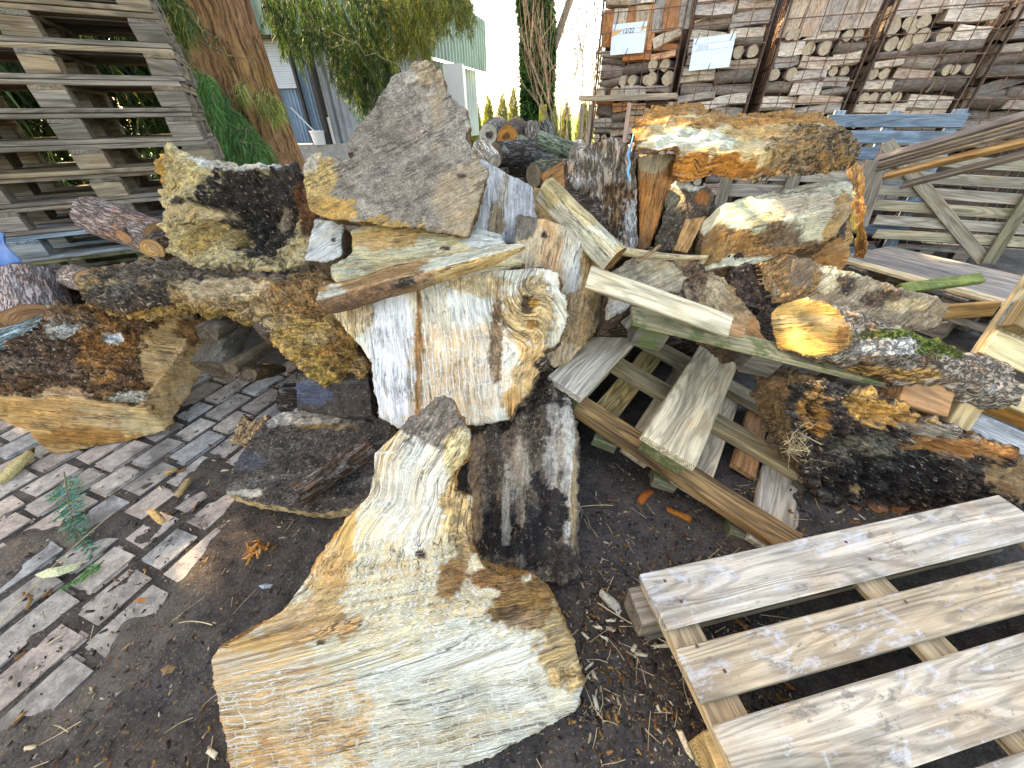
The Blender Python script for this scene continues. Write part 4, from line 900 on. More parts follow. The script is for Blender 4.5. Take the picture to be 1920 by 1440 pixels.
# --- flat grey pallet behind the sawn logs
wa = PZ(1592, 492, .34); wb = PZ(1868, 568, .34); wd = unit(wb - wa); wy = unit(np.cross([0, 0, 1], wd))
if wy[1] < 0: wy = -wy
Mw = frame([wa[0], wa[1], 0], wd, wy)
wp_ = empty('pallet'); wp_.matrix_basis = Mw; tag(wp_, 'low grey pallet with close boards lying beside the slatted crate', 'pallet')
for i, y in enumerate((.06, .19, .32, .45, .58, .71)):
    board('deck_board', wp_, Mw, (.62, y, .33 + (.0 if i else .003)), (1.5, .118, .022), '#d2bd94' if i == 0 else random.choice(['#a29a8e', '#968e84', '#a89f92']), 'board', 0, .004)
for x in (.02, .6, 1.2):
    board('cross_board', wp_, Mw, (x + .06, .38, .307), (.8, .12, .022), '#8d8374', 'board', R(90), .004)
    for y in (.06, .38, .70):
        board('block', wp_, Mw, (x + .06, y, .235), (.13, .1, .12), '#8d8374', 'board', 0, .03); board('block', wp_, Mw, (x + .06, y, .085), (.13, .1, .13), '#8d8374', 'board', 0, .03)
for y in (.06, .38, .70): board('runner', wp_, Mw, (.62, y, .162), (1.4, .1, .022), '#8d8374', 'board', 0, .004)
def loose_board(label, a, b, w, t, col, mat='board', wdir=(.1, .8, .5), name='plank'):
    A = PY(a[0], a[1], a[2]); B = PY(b[0], b[1], b[2]); d = unit(B - A); L = float(np.linalg.norm(B - A))
    o = board(name, None, frame((A + B) / 2, d, wdir), (0, 0, 0), (L, w, t), col, mat)
    return tag(o, label, 'plank')
loose_board('green mossy pointed stake lying on the low grey pallet', (1690, 542, 1.78), (1838, 522, 1.85), .055, .03, '#8f9a4c', 'board_moss')
loose_board('brown plank on edge under the low grey pallet', (1700, 590, 1.42), (1866, 578, 1.46), .02, .07, '#b98c50', 'board', (.0, 1, 0))
loose_board('orange sawn offcut lying behind the fresh pale pallet', (1850, 742, 1.22), (1960, 790, 1.15), .14, .06, '#d99a50', 'board', (.1, .9, .4))
loose_board('tan block offcut under the golden ended log', (1672, 725, 1.12), (1760, 752, 1.08), .12, .10, '#d2a070', 'board', (.2, .5, .8))
loose_board('thin brown stick lying on the soil below the rotten log', (1508, 948, .94), (1608, 972, .86), .022, .016, '#a5743c', 'board')
loose_board('short green grey offcut half buried below the rotten log', (1488, 905, 1.0), (1530, 945, .94), .03, .03, '#7d7a68', 'board_moss')
# --- slatted crate side with diagonal braces
xa = PY(1606, 213, 3.55); xd = unit([.927, -.376, 0]); 
xa = np.array([xa[0], xa[1], 0]); Mx = frame(xa, xd, [0, 0, 1]); 
cx = empty('crate_panel'); cx.matrix_basis = Mx; tag(cx, 'grey slatted crate side with crossed braces in front of the wire cages', 'crate')
def xz(u, v):
    n_ = np.array([-xd[1], xd[0], 0]); d = ray(u, v); p = CAM + d * (((xa - CAM) @ n_) / (d @ n_)); return float((p - xa) @ xd), float(p[2])
def xbar(nm, a, b, w, dz, col=GREY):
    A = np.array(xz(*a)); B = np.array(xz(*b)); m = (A + B) / 2; L = float(np.linalg.norm(B - A))
    board(nm, cx, Mx, (m[0], m[1], dz), (L, w, .022), col, 'board', math.atan2(B[1] - A[1], B[0] - A[0]))
for i, (v0, v1) in enumerate(((296, 308), (327, 343), (355, 373), (384, 402), (412, 428), (438, 452))): xbar('slat', (1640, v0), (1990, v1 + 6), .075, -.0, random.choice(['#b3aa98', '#a8a08c', '#b5a98c']))
xbar('post', (1664, 266), (1612, 425), .085, .024, '#a89c8c'); xbar('brace', (1660, 268), (1842, 488), .085, .025, '#a89c86'); xbar('brace', (1845, 490), (1935, 350), .085, .049, '#8f8a70')
# --- long boards stacked on a slant
for k in range(4):
    loose_board('long thin grey board in the slanting stack over the slatted crate', (1640, 300 - k * 0 + 2, 3.15), (1975, 205 + 0 * k, 2.35), .075, .018, random.choice(['#958c82', '#8a8178', '#a0927e']), 'board', (.3, .9, 0.05))
_st = [o for o in COL.objects if o.get('label', '').startswith('long thin grey board')]
for k, o in enumerate(_st): o.location.z += -0.06 + k * .024; o['label'] = ['lowest', 'second', 'third', 'topmost'][k] + ' board of the slanting board stack over the slatted crate'; o['group'] = 'boards in the slanting stack'
loose_board('lower brown edged board under the slanting board stack', (1660, 330, 3.0), (1990, 248, 2.25), .06, .03, '#b08c5c', 'board', (.3, .9, .05))
loose_board('lowest grey board propped under the slanting board stack', (1690, 348, 2.9), (1990, 272, 2.2), .05, .025, '#8f8678', 'board', (.3, .9, .05))
# --- bluish pallet standing against the cages
yb0 = PY(1572, 213, 3.95); Mb = frame([yb0[0], yb0[1], 0.0], unit([.927, -.376, 0]), [0, 0.12, 1])
bp_ = empty('pallet'); bp_.matrix_basis = Mb; tag(bp_, 'bluish grey pallet stood on edge against the wire cages', 'pallet')
for z in (.15, .36, .57, .78, .98, 1.10, 1.22): board('deck_board', bp_, Mb, (.45, z, 0), (.98, .095, .022), random.choice(['#7f94a4', '#748a9a', '#8a9aa4']), 'board', 0, .006)
for x in (.05, .45, .88): board('runner', bp_, Mb, (x, .65, -.03), (1.3, .09, .03), '#8899a6', 'board', R(90), .004)
# boards seen under the long curved log
yb1 = PY(1395, 213, 3.3); Mc = frame([yb1[0], yb1[1], 0.0], unit([.95, -.3, 0]), [0, 0.15, 1])
bq_ = empty('pallet'); bq_.matrix_basis = Mc; tag(bq_, 'weathered pallet on edge seen under the long curved log', 'pallet')
for z in (.12, .30, .46, .62, .78, .90): board('deck_board', bq_, Mc, (.50, z, 0), (1.0, .095, .022), random.choice(['#a79c8c', '#b5aa98', '#9b9488']), 'board', 0, .008)
for x in (.03, .5, .97): board('runner', bq_, Mc, (x, .5, .03), (1.0, .09, .04), '#8d8474', 'board', R(90), .004)

# ================================================================== BACKGROUND
def simple(name, col, rough=.8, spec=.3, nscale=8.0, amt=.25, bump=.0):
    s = NT(name, rough, spec)
    g = s.n('NewGeometry').outputs['Position']
    a = s.noise(g, nscale, 5, .65)
    c = s.scale_col(s.n('RGB').outputs[0], s.ramp(a, .3, .7, 1 - amt, 1 + amt))
    s.t.nodes['RGB'].outputs[0].default_value = (*[float(x) for x in col], 1)
    return s.out(c, a if bump else None, bump)
def leaf_mat(name, hue=(1, 1, 1), trans=.35):
    s = NT(name, .6, .25)
    col = s.n('Attribute', attribute_name='Col').outputs['Color']
    s.set(s.b.inputs['Base Color'], col)
    tr = s.n('BsdfTranslucent', {'Color': s.mix(1.0, col, (1.3, 1.25, .55), 'MULTIPLY')})
    mx = s.n('MixShader', {'Fac': trans}); s.t.links.new(s.b.outputs[0], mx.inputs[1]); s.t.links.new(tr.outputs[0], mx.inputs[2])
    s.t.links.new(mx.outputs[0], s.t.nodes['Material Output'].inputs[0])
    return s.m
MAT['leaf'] = leaf_mat('foliage')
MAT['lawn'] = simple('lawn', (.13, .22, .03), .8, .2, 6, .35)
MAT['concrete'] = simple('concrete', (.30, .29, .27), .85, .2, 9, .2)
MAT['green_sheet'] = simple('green_sheet', (.15, .215, .165), .5, .4, 2, .12)
MAT['blue_sheet'] = simple('blue_sheet', (.17, .26, .36), .5, .4, 2, .15)
MAT['grey_sheet'] = simple('grey_sheet', (.30, .32, .34), .55, .4, 2, .15)
MAT['white_paint'] = simple('white_paint', (.72, .70, .66), .6, .3, 3, .05)
MAT['dark_steel'] = simple('dark_steel', (.035, .03, .028), .6, .4, 9, .3)
MAT['rust'] = simple('rusty_wire', (.16, .085, .055), .75, .3, 40, .4)
MAT['louvre'] = simple('louvre_metal', (.5, .55, .6), .4, .5, 4, .1)
MAT['plastic'] = simple('white_plastic', (.68, .68, .66), .45, .4, 5, .08)
MAT['ink'] = simple('ink', (.03, .03, .04), .8, .2)
MAT['faint_ink'] = simple('faint_ink', (.42, .46, .52), .8, .2)
MAT['paper'] = simple('sign_panel', (.66, .73, .80), .5, .3, 12, .03)
MAT['orange_patch'] = simple('bare_orange_patch', (.62, .38, .17), .8, .2, 14, .1)
MAT['cord'] = simple('blue_cord', (.12, .35, .6), .6, .3)

def box(bm, lo, hi):
    v = [bm.verts.new((x, y, z)) for x in (lo[0], hi[0]) for y in (lo[1], hi[1]) for z in (lo[2], hi[2])]
    for f in ((0, 1, 3, 2), (4, 6, 7, 5), (0, 4, 5, 1), (2, 3, 7, 6), (0, 2, 6, 4), (1, 5, 7, 3)): bm.faces.new([v[i] for i in f])
def bm_obj(name, bm, mat, parent=None, loc=None):
    bmesh.ops.recalc_face_normals(bm, faces=bm.faces)
    me = bpy.data.meshes.new(name); bm.to_mesh(me); bm.free()
    return new_obj(name, me, mat, parent, loc)
def part_box(name, parent, lo, hi, mat):
    bm = bmesh.new(); box(bm, lo, hi); return bm_obj(name, bm, mat, parent)
def tubes(paths, sides=5):
    """joined tapered tubes; every path = (points, radii)"""
    VV, FF, n0 = [], [], 0
    an = np.linspace(0, 2 * np.pi, sides, endpoint=False)
    for pts, rad in paths:
        pts = np.asarray(pts, float); t = np.gradient(pts, axis=0); t /= np.maximum(np.linalg.norm(t, axis=1, keepdims=True), 1e-9)
        ref = np.where(np.abs(t[:, 2:3]) > .9, [[1., 0, 0]], [[0, 0, 1.]])
        e1 = np.cross(t, ref); e1 /= np.linalg.norm(e1, axis=1, keepdims=True); e2 = np.cross(t, e1)
        V = pts[:, None] + (e1[:, None] * np.cos(an)[None, :, None] + e2[:, None] * np.sin(an)[None, :, None]) * np.asarray(rad, float)[:, None, None]
        k = len(pts); ii = np.arange(k * sides).reshape(k, sides) + n0
        FF.append(np.stack([ii[:-1], np.roll(ii, -1, 1)[:-1], np.roll(ii, -1, 1)[1:], ii[1:]], -1).reshape(-1, 4)); VV.append(V.reshape(-1, 3)); n0 += k * sides
    return np.concatenate(VV), np.concatenate(FF)
def ribbons(P0, D, L, Wd, droop=.5, seg=3, seed=0):
    """many thin leaf ribbons from points P0 along D, bending down"""
    r = np.random.default_rng(seed); n = len(P0)
    D = D / np.linalg.norm(D, axis=1, keepdims=True)
    side = np.cross(D, r.normal(size=(n, 3))); side /= np.maximum(np.linalg.norm(side, axis=1, keepdims=True), 1e-9)
    V = np.empty((n, seg + 1, 2, 3))
    for s in range(seg + 1):
        t = s / seg
        c = P0 + D * (L * t)[:, None] + np.array([0, 0, -1.0]) * (L * droop * t * t)[:, None]
        w = Wd * (1.0 - .85 * t ** 1.5) * (.6 if s == 0 else 1)
        V[:, s, 0] = c - side * w[:, None] / 2; V[:, s, 1] = c + side * w[:, None] / 2
    ii = np.arange(n * (seg + 1) * 2).reshape(n, seg + 1, 2)
    Q = np.stack([ii[:, :-1, 0], ii[:, :-1, 1], ii[:, 1:, 1], ii[:, 1:, 0]], -1).reshape(-1, 4)
    return V.reshape(-1, 3), Q, (seg + 1) * 2
def leaf_obj(name, V, Q, per, cols, parent, seed=0, mat='leaf', org=None):
    r = np.random.default_rng(seed); n = len(V) // per
    c = np.array([hexc(x, .72) for x in cols])[r.integers(0, len(cols), n)] * r.uniform(.65, 1.25, (n, 1))
    org = np.zeros(3) if org is None else np.asarray(org)
    me = np_mesh(name, V - org, Q, True); set_attr(me, 'Col', np.repeat(c, per, 0))
    return new_obj(name, me, MAT[mat], parent)

# --- lawn and far ground
bm = bmesh.new(); box(bm, (-60, 16, -.05), (90, 140, .0)); tag(bm_obj('lawn', bm, MAT['lawn']), kind='structure')

# --- the wire cages with firewood
CD = unit([.927, -.376, 0]); CN = np.array([-CD[1], CD[0], 0])          # along the row (towards the right), into the cages
CP = PY(1450, 213, 4.6); CP = np.array([CP[0], CP[1], 0])
def cage_s(u):
    d = ray(u, 213); p = CAM + d * (((CP - CAM) @ CN) / (d @ CN)); return float((p - CP) @ CD)
def cage_pt(u, v, off=0.0):
    d = ray(u, v); q_ = CP - CN * off; p = CAM + d * (((q_ - CAM) @ CN) / (d @ CN)); return float((p - CP) @ CD), float(p[2])
def make_firewood():
    s = NT('firewood', .85, .2)
    oi = s.n('ObjectInfo')
    off = s.n('CombineXYZ', {'X': s.math('MULTIPLY', oi.outputs['Random'], 31.0), 'Y': s.math('MULTIPLY', oi.outputs['Random'], 17.0), 'Z': 0.0}).outputs[0]
    o = s.n('TexCoord').outputs['Object']; p = s.vadd(o, off)
    a = s.noise(s.vmul(p, (6, 5, 5)), 1, 6, .7); b = s.noise(s.vmul(p, (3, 22, 22)), 1, 4, .65); d = s.noise(p, 3.0, 3, .6)
    c = s.scale_col(oi.outputs['Color'], s.ramp(s.math('ADD', s.math('MULTIPLY', a, .5), s.math('MULTIPLY', b, .5)), .34, .66, .42, 1.3))
    c = s.mix(s.ramp(d, .5, .7, 0, .5), c, s.mix(1.0, c, (1.05, .78, .55), 'MULTIPLY'))
    nl = s.n('SeparateXYZ', {'Vector': s.n('TexCoord').outputs['Normal']})
    ef = s.ramp(s.math('ABSOLUTE', nl.outputs[0]), .7, .9)
    c = s.mix(ef, c, s.scale_col(s.mix(d, (.55, .40, .24), (.62, .52, .40)), s.ramp(a, .3, .7, .7, 1.15)))
    return s.out(c, s.math('ADD', a, b), .012, .9)
MAT['firewood'] = make_firewood()
def fire_mesh(kind, var):
    r = random.Random(var * 7 + kind * 101); n = 11 if kind == 0 else 9
    if kind == 0: sec = [(math.cos(2 * math.pi * i / n) * .5 * r.uniform(.9, 1.06), math.sin(2 * math.pi * i / n) * .5 * r.uniform(.9, 1.06)) for i in range(n)]
    elif kind == 1: sec = [(-.5, -.35), (-.2, -.5), (.25, -.48), (.5, -.2), (.5, .25), (.2, .5), (-.48, .46), (-.52, .1)]
    else: sec = [(-.5, -.42), (.1, -.5), (.5, -.3), (.48, .3), (.15, .48), (-.45, .5)]
    sec = [(a * r.uniform(.92, 1.05), b * r.uniform(.92, 1.05)) for a, b in sec]
    K = 5; V = []; F_ = []
    bx, by = r.uniform(-.12, .12), r.uniform(-.12, .12); tp_ = r.uniform(-.15, .15)
    for k in range(K):
        t = k / (K - 1) - .5; sc = 1 + tp_ * t; bo = 1 - 4 * t * t
        for a, b in sec: V.append((t + r.uniform(-.01, .01), a * sc * r.uniform(.95, 1.05) + bx * bo, b * sc * r.uniform(.95, 1.05) + by * bo))
    m = len(sec)
    for k in range(K - 1):
        for i in range(m): F_.append((k * m + i, k * m + (i + 1) % m, (k + 1) * m + (i + 1) % m, (k + 1) * m + i))
    F_.append(tuple(range(m))[::-1]); F_.append(tuple(range((K - 1) * m, K * m)))
    me = bpy.data.meshes.new('firewood_log'); me.from_pydata(V, [], F_); me.update()
    bm = bmesh.new(); bm.from_mesh(me); bmesh.ops.recalc_face_normals(bm, faces=bm.faces); bm.to_mesh(me); bm.free()
    if kind == 0:
        for p in me.polygons: p.use_smooth = len(p.vertices) == 4
    me.materials.append(MAT['firewood'])
    return me
FIRE = [[fire_mesh(k, v) for v in range(5)] for k in range(3)]
FCOL = {0: ['#8f8378', '#9a8d80', '#867a72', '#a0958a', '#7d7268'], 1: ['#cdbba6', '#c0ab94', '#b8aca0', '#d3c4b2', '#c4b0a0'], 2: ['#c9b8a8', '#b9aea4', '#d8c9b8', '#bfa692', '#a89c92']}
WARMF = ['#d08a58', '#cf9a6e', '#c98a5c', '#d8a884', '#b9825c']
cages = [(1112, 1250, 'the cage carrying the 12/22 sign', 1), (1262, 1396, 'the cage carrying the faded sign', 0), (1420, 1576, 'the cage next to the faded sign cage', 0), (1596, 1782, 'the cage above the bluish pallet', 0), (1806, 2010, 'the shaded cage behind slanting boards', 0)]
CH = 2.35
ctr = 0
for ci, (ua, ub, desc, warm) in enumerate(cages):
    s0, s1 = cage_s(ua), cage_s(ub); w = s1 - s0
    Mcg = frame(CP + CD * s0, CD, CN)
    root = empty('wire_cage'); root.matrix_basis = Mcg
    tag(root, ['rusty wire cage of reddish firewood with the 12/22 sign hung on it', 'rusty wire cage of grey firewood with the faded square sign hung on it', 'rusty wire cage of firewood with several round log ends, beside the faded sign cage', 'rusty wire cage of grey firewood above the bluish pallet', 'wire cage of firewood coloured dark for shade behind the slanting boards'][ci], 'wire cage', 'firewood cages in a row')
    P_ = []
    nv = max(4, int(round(w / .155)))
    for i in range(nv + 1): x = w * i / nv; P_.append(([(x, -.012, .12), (x + random.uniform(-.006, .006), -.016, CH / 2), (x, -.012, CH)], [.0045] * 3))
    z = .14
    while z < CH: P_.append(([(0, -.018, z), (w / 2, -.022, z + random.uniform(-.006, .006)), (w, -.018, z)], [.0045] * 3)); z += .152
    V, Q = tubes(P_, 5); new_obj('front_mesh', np_mesh('front_mesh', V, Q), MAT['rust'], root)
    for sx in (0, w):
        P_ = [([(sx, y, .12), (sx, y, CH)], [.0045] * 2) for y in np.linspace(.12, .9, 6)] + [([(sx, 0, z), (sx, .9, z)], [.0045] * 2) for z in np.arange(.14, CH, .152)]
        V, Q = tubes(P_, 4); new_obj('side_mesh', np_mesh('side_mesh', V, Q), MAT['rust'], root)
        for y in (.0, .9): part_box('corner_post', root, (sx - .008, y - .010, .1), (sx + .008, y + .010, CH), MAT['dark_steel'])
    for zz in (.011, .10): board('base_board', root, Mcg, (w / 2, .05, zz), (w, .1, .022), '#8a8274')
    for xx in (.06, w / 2, w - .06): board('base_block', root, Mcg, (xx, .05, .056), (.12, .1, .066), '#8a8274')
    # logs behind the first layer, too deep to tell apart
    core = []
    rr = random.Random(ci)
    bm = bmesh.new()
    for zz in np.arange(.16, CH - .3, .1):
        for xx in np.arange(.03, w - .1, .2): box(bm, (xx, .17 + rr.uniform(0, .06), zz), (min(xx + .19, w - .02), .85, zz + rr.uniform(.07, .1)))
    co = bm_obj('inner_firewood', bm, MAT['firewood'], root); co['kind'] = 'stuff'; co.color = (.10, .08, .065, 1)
    # the visible layer
    ncol = 3 if w > .8 else 2
    cells = []
    for bi, (za, zc) in enumerate(((.50, 1.0), (1.0, 1.42), (1.42, 1.86), (1.86, 2.3))):
        if ci == 4 and za < .9: continue
        nc = ncol + (1 if rr.random() < .35 else 0)
        edges = [0.012] + [w * i / nc + rr.uniform(-.05, .05) for i in range(1, nc)] + [w - .012]
        cells += [(a, b, za, zc) for a, b in zip(edges[:-1], edges[1:])]
    for a, b, za, zc in cells:
        z = za + rr.uniform(-.02, .02)
        while z < zc - .03:
            if za > 1.8 and rr.random() < .75 and ci != 1:          # a course of upright pieces
                hh = rr.uniform(.24, .30); x = a
                while x < b - .05:
                    ww = rr.uniform(.07, .13); k = rr.choice((1, 2))
                    o = new_obj('firewood_log', FIRE[k][rr.randrange(5)], None); loc = Mcg @ Vector((x + ww / 2, .085 + rr.uniform(0, .03), z + hh / 2))
                    o.matrix_world = Matrix.Translation(loc) @ Matrix.Rotation(math.atan2(CD[1], CD[0]), 4, 'Z') @ Matrix.Rotation(R(90) + rr.uniform(-.05, .05), 4, 'Y') @ Matrix.Diagonal((hh, ww * .95, .15, 1))
                    cc = 1.6 * hexc(rr.choice(WARMF if (warm and rr.random() < .6) else FCOL[k])) * rr.uniform(.8, 1.1); o.color = (*cc, 1)
                    tag(o, 'upright split firewood log in ' + desc, 'firewood', 'firewood in the wire cages'); x += ww
                z += hh + .01; continue
            hh = min(rr.uniform(.055, .125), max(zc - z + .02, .05)); ww = b - a
            kinds = rr.random()
            if kinds < .20:                                         # end-on round logs beside a short one
                d_ = rr.uniform(.07, .12); x = a
                while x + d_ < b + .02:
                    o = new_obj('firewood_log', FIRE[0][rr.randrange(5)], None); loc = Mcg @ Vector((x + d_ / 2, .16 + rr.uniform(0, .03), z + d_ / 2))
                    o.matrix_world = Matrix.Translation(loc) @ Matrix.Rotation(math.atan2(CD[1], CD[0]) + R(90) + rr.uniform(-.2, .2), 4, 'Z') @ Matrix.Diagonal((.28, d_, d_, 1))
                    cc = 1.6 * hexc(rr.choice(FCOL[0])) * rr.uniform(.8, 1.1); o.color = (*cc, 1)
                    tag(o, 'round firewood log showing its end in ' + desc, 'firewood', 'firewood in the wire cages'); x += d_ * rr.uniform(1.0, 1.15)
                z += d_ * .97; continue
            k = 0 if kinds < .52 else rr.choice((1, 2))
            o = new_obj('firewood_log', FIRE[k][rr.randrange(5)], None)
            tilt = rr.uniform(-.13, .13) + (rr.uniform(-.5, .5) if rr.random() < .10 else 0)
            loc = Mcg @ Vector(((a + b) / 2 + rr.uniform(-.01, .01),   .085 + rr.uniform(-.02, .07), z + hh / 2))
            o.matrix_world = Matrix.Translation(loc) @ Matrix.Rotation(math.atan2(CD[1], CD[0]) + rr.uniform(-.12, .12), 4, 'Z') @ Matrix.Rotation(tilt, 4, 'Y') @ Matrix.Rotation(rr.uniform(-.5, .5) if k == 0 else rr.uniform(-.15, .15), 4, 'X') @ Matrix.Diagonal((ww * rr.uniform(.92, 1.06), .14, hh * 1.0, 1))
            cc = 1.6 * hexc(rr.choice(WARMF if (warm and k and rr.random() < .6) else FCOL[k])) * rr.uniform(.8, 1.15) * (.62 if ci == 4 else 1); o.color = (*cc, 1)  # logs of the last cage scaled darker, shade put into their colour
            tag(o, ('bark covered firewood log lying in ' if k == 0 else 'split firewood log lying in ') + desc, 'firewood', 'firewood in the wire cages')
            z += hh * .97
# --- dark shed wall behind the cages
sw = empty('shed'); sw_o = CP + CD * cage_s(1090) + CN * 1.05; Msw = frame([sw_o[0], sw_o[1], 0], CD, CN); sw.matrix_basis = Msw
tag(sw, 'dark timber shed wall seen through the gaps between the wire cages', 'shed')
for i in range(44): board('wall_board', sw, Msw, (.06 + i * .121, 0, 1.6), (3.3, .118, .02), random.choice(['#4a4038', '#544840', '#40382f']), 'board'); sw.children[-1].matrix_basis = sw.children[-1].matrix_basis @ Matrix.Rotation(R(90), 4, 'Y') @ Matrix.Rotation(R(90), 4, 'X')
# --- signs
def text_part(parent, name, body, M, size, mat):
    cu = bpy.data.curves.new('t', 'FONT'); cu.body = body; cu.size = size; cu.shear = .12
    t = bpy.data.objects.new('t', cu); COL.objects.link(t)
    me = bpy.data.meshes.new_from_object(t.evaluated_get(bpy.context.evaluated_depsgraph_get()))
    bpy.data.objects.remove(t); bpy.data.curves.remove(cu)
    o = new_obj(name, me, MAT[mat], parent); o.matrix_basis = M
    return o
def sign(label, tl, br, rot, kind):
    (s0, z1), (s1, z0) = cage_pt(*tl, .05), cage_pt(*br, .05)
    w, h = s1 - s0, z1 - z0
    Ms = frame(CP + CD * s0 - CN * .05 + np.array([0, 0, z0]), CD, [0, 0, 1]) @ Matrix.Rotation(rot, 4, 'Z')   # local x right, y up, z to the viewer
    root = empty('sign'); root.matrix_basis = Ms; tag(root, label, 'sign')
    part_box('panel', root, (0, 0, -.004), (w, h, 0), MAT['paper'])
    for x, y in ((.03, h - .015), (w - .03, h - .015), (w / 2, .02)):
        V, Q = tubes([([(x - .01, y - .03, .006), (x, y, .008), (x + .012, y + .045, -.01)], [.003] * 3)], 5); new_obj('wire_tie', np_mesh('wire_tie', V, Q), MAT['dark_steel'], root)
    def line(y, mat): part_box('ruled_line', root, (.0, y, .0005), (w, y + .003, .0015), MAT[mat])
    if kind == 0:
        line(h * .81, 'faint_ink'); line(h * .66, 'faint_ink')
        for x0, x1, y0, y1 in ((.0, .10, .60, .80), (w - .05, w, .68, .84)):
            bm = bmesh.new(); vs = [bm.verts.new(p) for p in ((x0, h * y0, .002), (x0 + (x1 - x0) * .45, h * (y0 + .06), .002), (x1, h * (y1 - .05), .002), (x1, h * y1, .002), (x0, h * y1, .002))]; bm.faces.new(vs); bm_obj('peeled_patch', bm, MAT['orange_patch'], root)
        text_part(root, 'lettering', '12/22', Matrix.Translation((w * .30, h * .68, .003)) , h * .22, 'ink')
    else:
        line(h * .80, 'faint_ink'); line(h * .60, 'faint_ink')
        text_part(root, 'lettering', '2016', Matrix.Translation((w * .10, h * .63, .003)), h * .22, 'faint_ink')
    return root
sign('white square sign with handwritten 12/22 on the left wire cage', (1150, 46), (1206, 100), .02, 0)
sign('pale blue square sign with faded ruled lines on a wire cage', (1304, 72), (1366, 130), .05, 1)

# --- open timber frame standing before the left cage
fr = empty('open_crate'); f0, fz = cage_pt(1090, 184, .45); f1, _ = cage_pt(1262, 190, .45)
Mf = frame(CP + CD * f0 - CN * .45, CD, CN); fr.matrix_basis = Mf; tag(fr, 'pale open timber crate frame standing before the left wire cage', 'crate')
wf = f1 - f0
for y in (0, .42):
    for x in (0.02, wf - .02): board('post', fr, Mf, (x, y, fz / 2 - .02), (fz - .06, .055, .04), '#c9b49c', 'board', 0); COL.objects[-1] if False else None
for o in [c for c in fr.children if c.name.startswith('post')]:
    o.matrix_basis = o.matrix_basis @ Matrix.Rotation(R(90), 4, 'Y')
board('post', fr, Mf, (wf * .55, .0, fz / 2 - .02), (fz - .06, .055, .04), '#cfae9c', 'board'); fr.children[-1].matrix_basis = fr.children[-1].matrix_basis @ Matrix.Rotation(R(90), 4, 'Y')
for y in (0, .42): board('rail', fr, Mf, (wf / 2, y, fz), (wf + .04, .05, .04), '#cdb89e', 'board')
for x in (0.02, wf - .02): board('rail', fr, Mf, (x, .21, fz - .005), (.40, .045, .035), '#cdb89e', 'board', R(90))

# --- building
YB = 13.0
def bx(u): return float(PY(u, 213, YB)[0])
def bz(v, y=YB): return float(PY(960, v, y)[2])
bl = empty('warehouse', (bx(650), YB, 0)); tag(bl, 'green and blue corrugated metal warehouse behind the redwood', 'building')
ox = Vector(bl.location)
def corr(name, p0, p1, z0, z1, mat, pitch=.2, depth=.035):
    p0 = np.array(p0, float); p1 = np.array(p1, float); d = p1 - p0; L = np.linalg.norm(d); d /= L; n_ = np.array([d[1], -d[0]])
    V, x, prof = [], 0, []
    while x < L:
        for f_, dep in ((0, 0), (.5, 0), (.6, 1), (.9, 1)):
            if x + f_ * pitch <= L: prof.append((x + f_ * pitch, dep * depth))
        x += pitch
    prof.append((L, 0))
    for s_, dp in prof:
        q_ = p0 + d * s_ + n_ * dp
        V += [(q_[0] - ox.x, q_[1] - ox.y, z0), (q_[0] - ox.x, q_[1] - ox.y, z1)]
    Fq = np.array([(2 * i, 2 * i + 2, 2 * i + 3, 2 * i + 1) for i in range(len(prof) - 1)])
    o = new_obj(name, np_mesh(name, np.array(V), Fq, False), MAT[mat], bl)
    return o
zb = .62
def rel(lo, hi): return (lo[0] - ox.x, lo[1] - ox.y, lo[2]), (hi[0] - ox.x, hi[1] - ox.y, hi[2])
part_box('plinth', bl, *rel((bx(330), YB + .02, -.05), (bx(815), YB + 3, zb)), MAT['concrete'])
corr('fascia', (bx(300), YB - .05), (bx(815), YB - .05), 3.0, 6.2, 'green_sheet', .24)
corr('wall_sheet', (bx(300), YB + .5), (bx(525), YB + .5), zb, 3.05, 'blue_sheet', .16)
corr('wall_sheet', (bx(596), YB + .52), (bx(815), YB + .5), zb, 3.05, 'grey_sheet', .2)
dr = corr('door', (bx(521), YB + .46), (bx(600), YB + .46), zb + .02, 3.0, 'blue_sheet', .10, .02)
lv = empty('louvre', (0, 0, 0)); lv.parent = bl
for i in range(22):
    z = bz(158) + (bz(50) - bz(158)) * i / 22
    part_box('louvre_slat', lv, *rel((bx(522), YB + .36, z), (bx(560), YB + .42, z + .045)), MAT['louvre'])
for u in (518, 562, 600): part_box('frame_post', bl, *rel((bx(u) - .03, YB + .34, zb), (bx(u) + .04, YB + .44, 3.02)), MAT['dark_steel'])
part_box('steel_column', bl, *rel((bx(594), YB + .1, zb), (bx(602), YB + .28, 3.02)), MAT['dark_steel'])
part_box('timber_batten', bl, *rel((bx(605), YB + .2, zb), (bx(609), YB + .26, bz(215))), MAT['white_paint'])
part_box('lintel', bl, *rel((bx(300), YB + .0, 2.96), (bx(815), YB + .5, 3.02)), MAT['dark_steel'])
sd_ = np.array([.25, .97]); c0_ = np.array([bx(815), YB])
c1_ = c0_ + sd_ * 5.2
corr('side_fascia', c0_, c1_, 2.55, 3.95, 'green_sheet', .26)
corr('side_wall', c0_ + np.array([-.4, .4]), c1_ + np.array([-.4, 0]), zb, 2.6, 'grey_sheet', .26)
part_box('roof', bl, *rel((bx(300), YB - .1, 6.2), (bx(815), YB + 6, 6.3)), MAT['grey_sheet'])
w0 = PY(838, 213, 14.2); w1 = PY(873, 213, 14.2)
part_box('white_panel', bl, *rel((w0[0], 14.2, -.05), (w1[0], 15.0, 2.5)), MAT['white_paint'])
bk_ = empty('bucket', (bx(582), YB + .12, zb)); tag(bk_, 'white plastic bucket standing on the warehouse plinth', 'bucket')
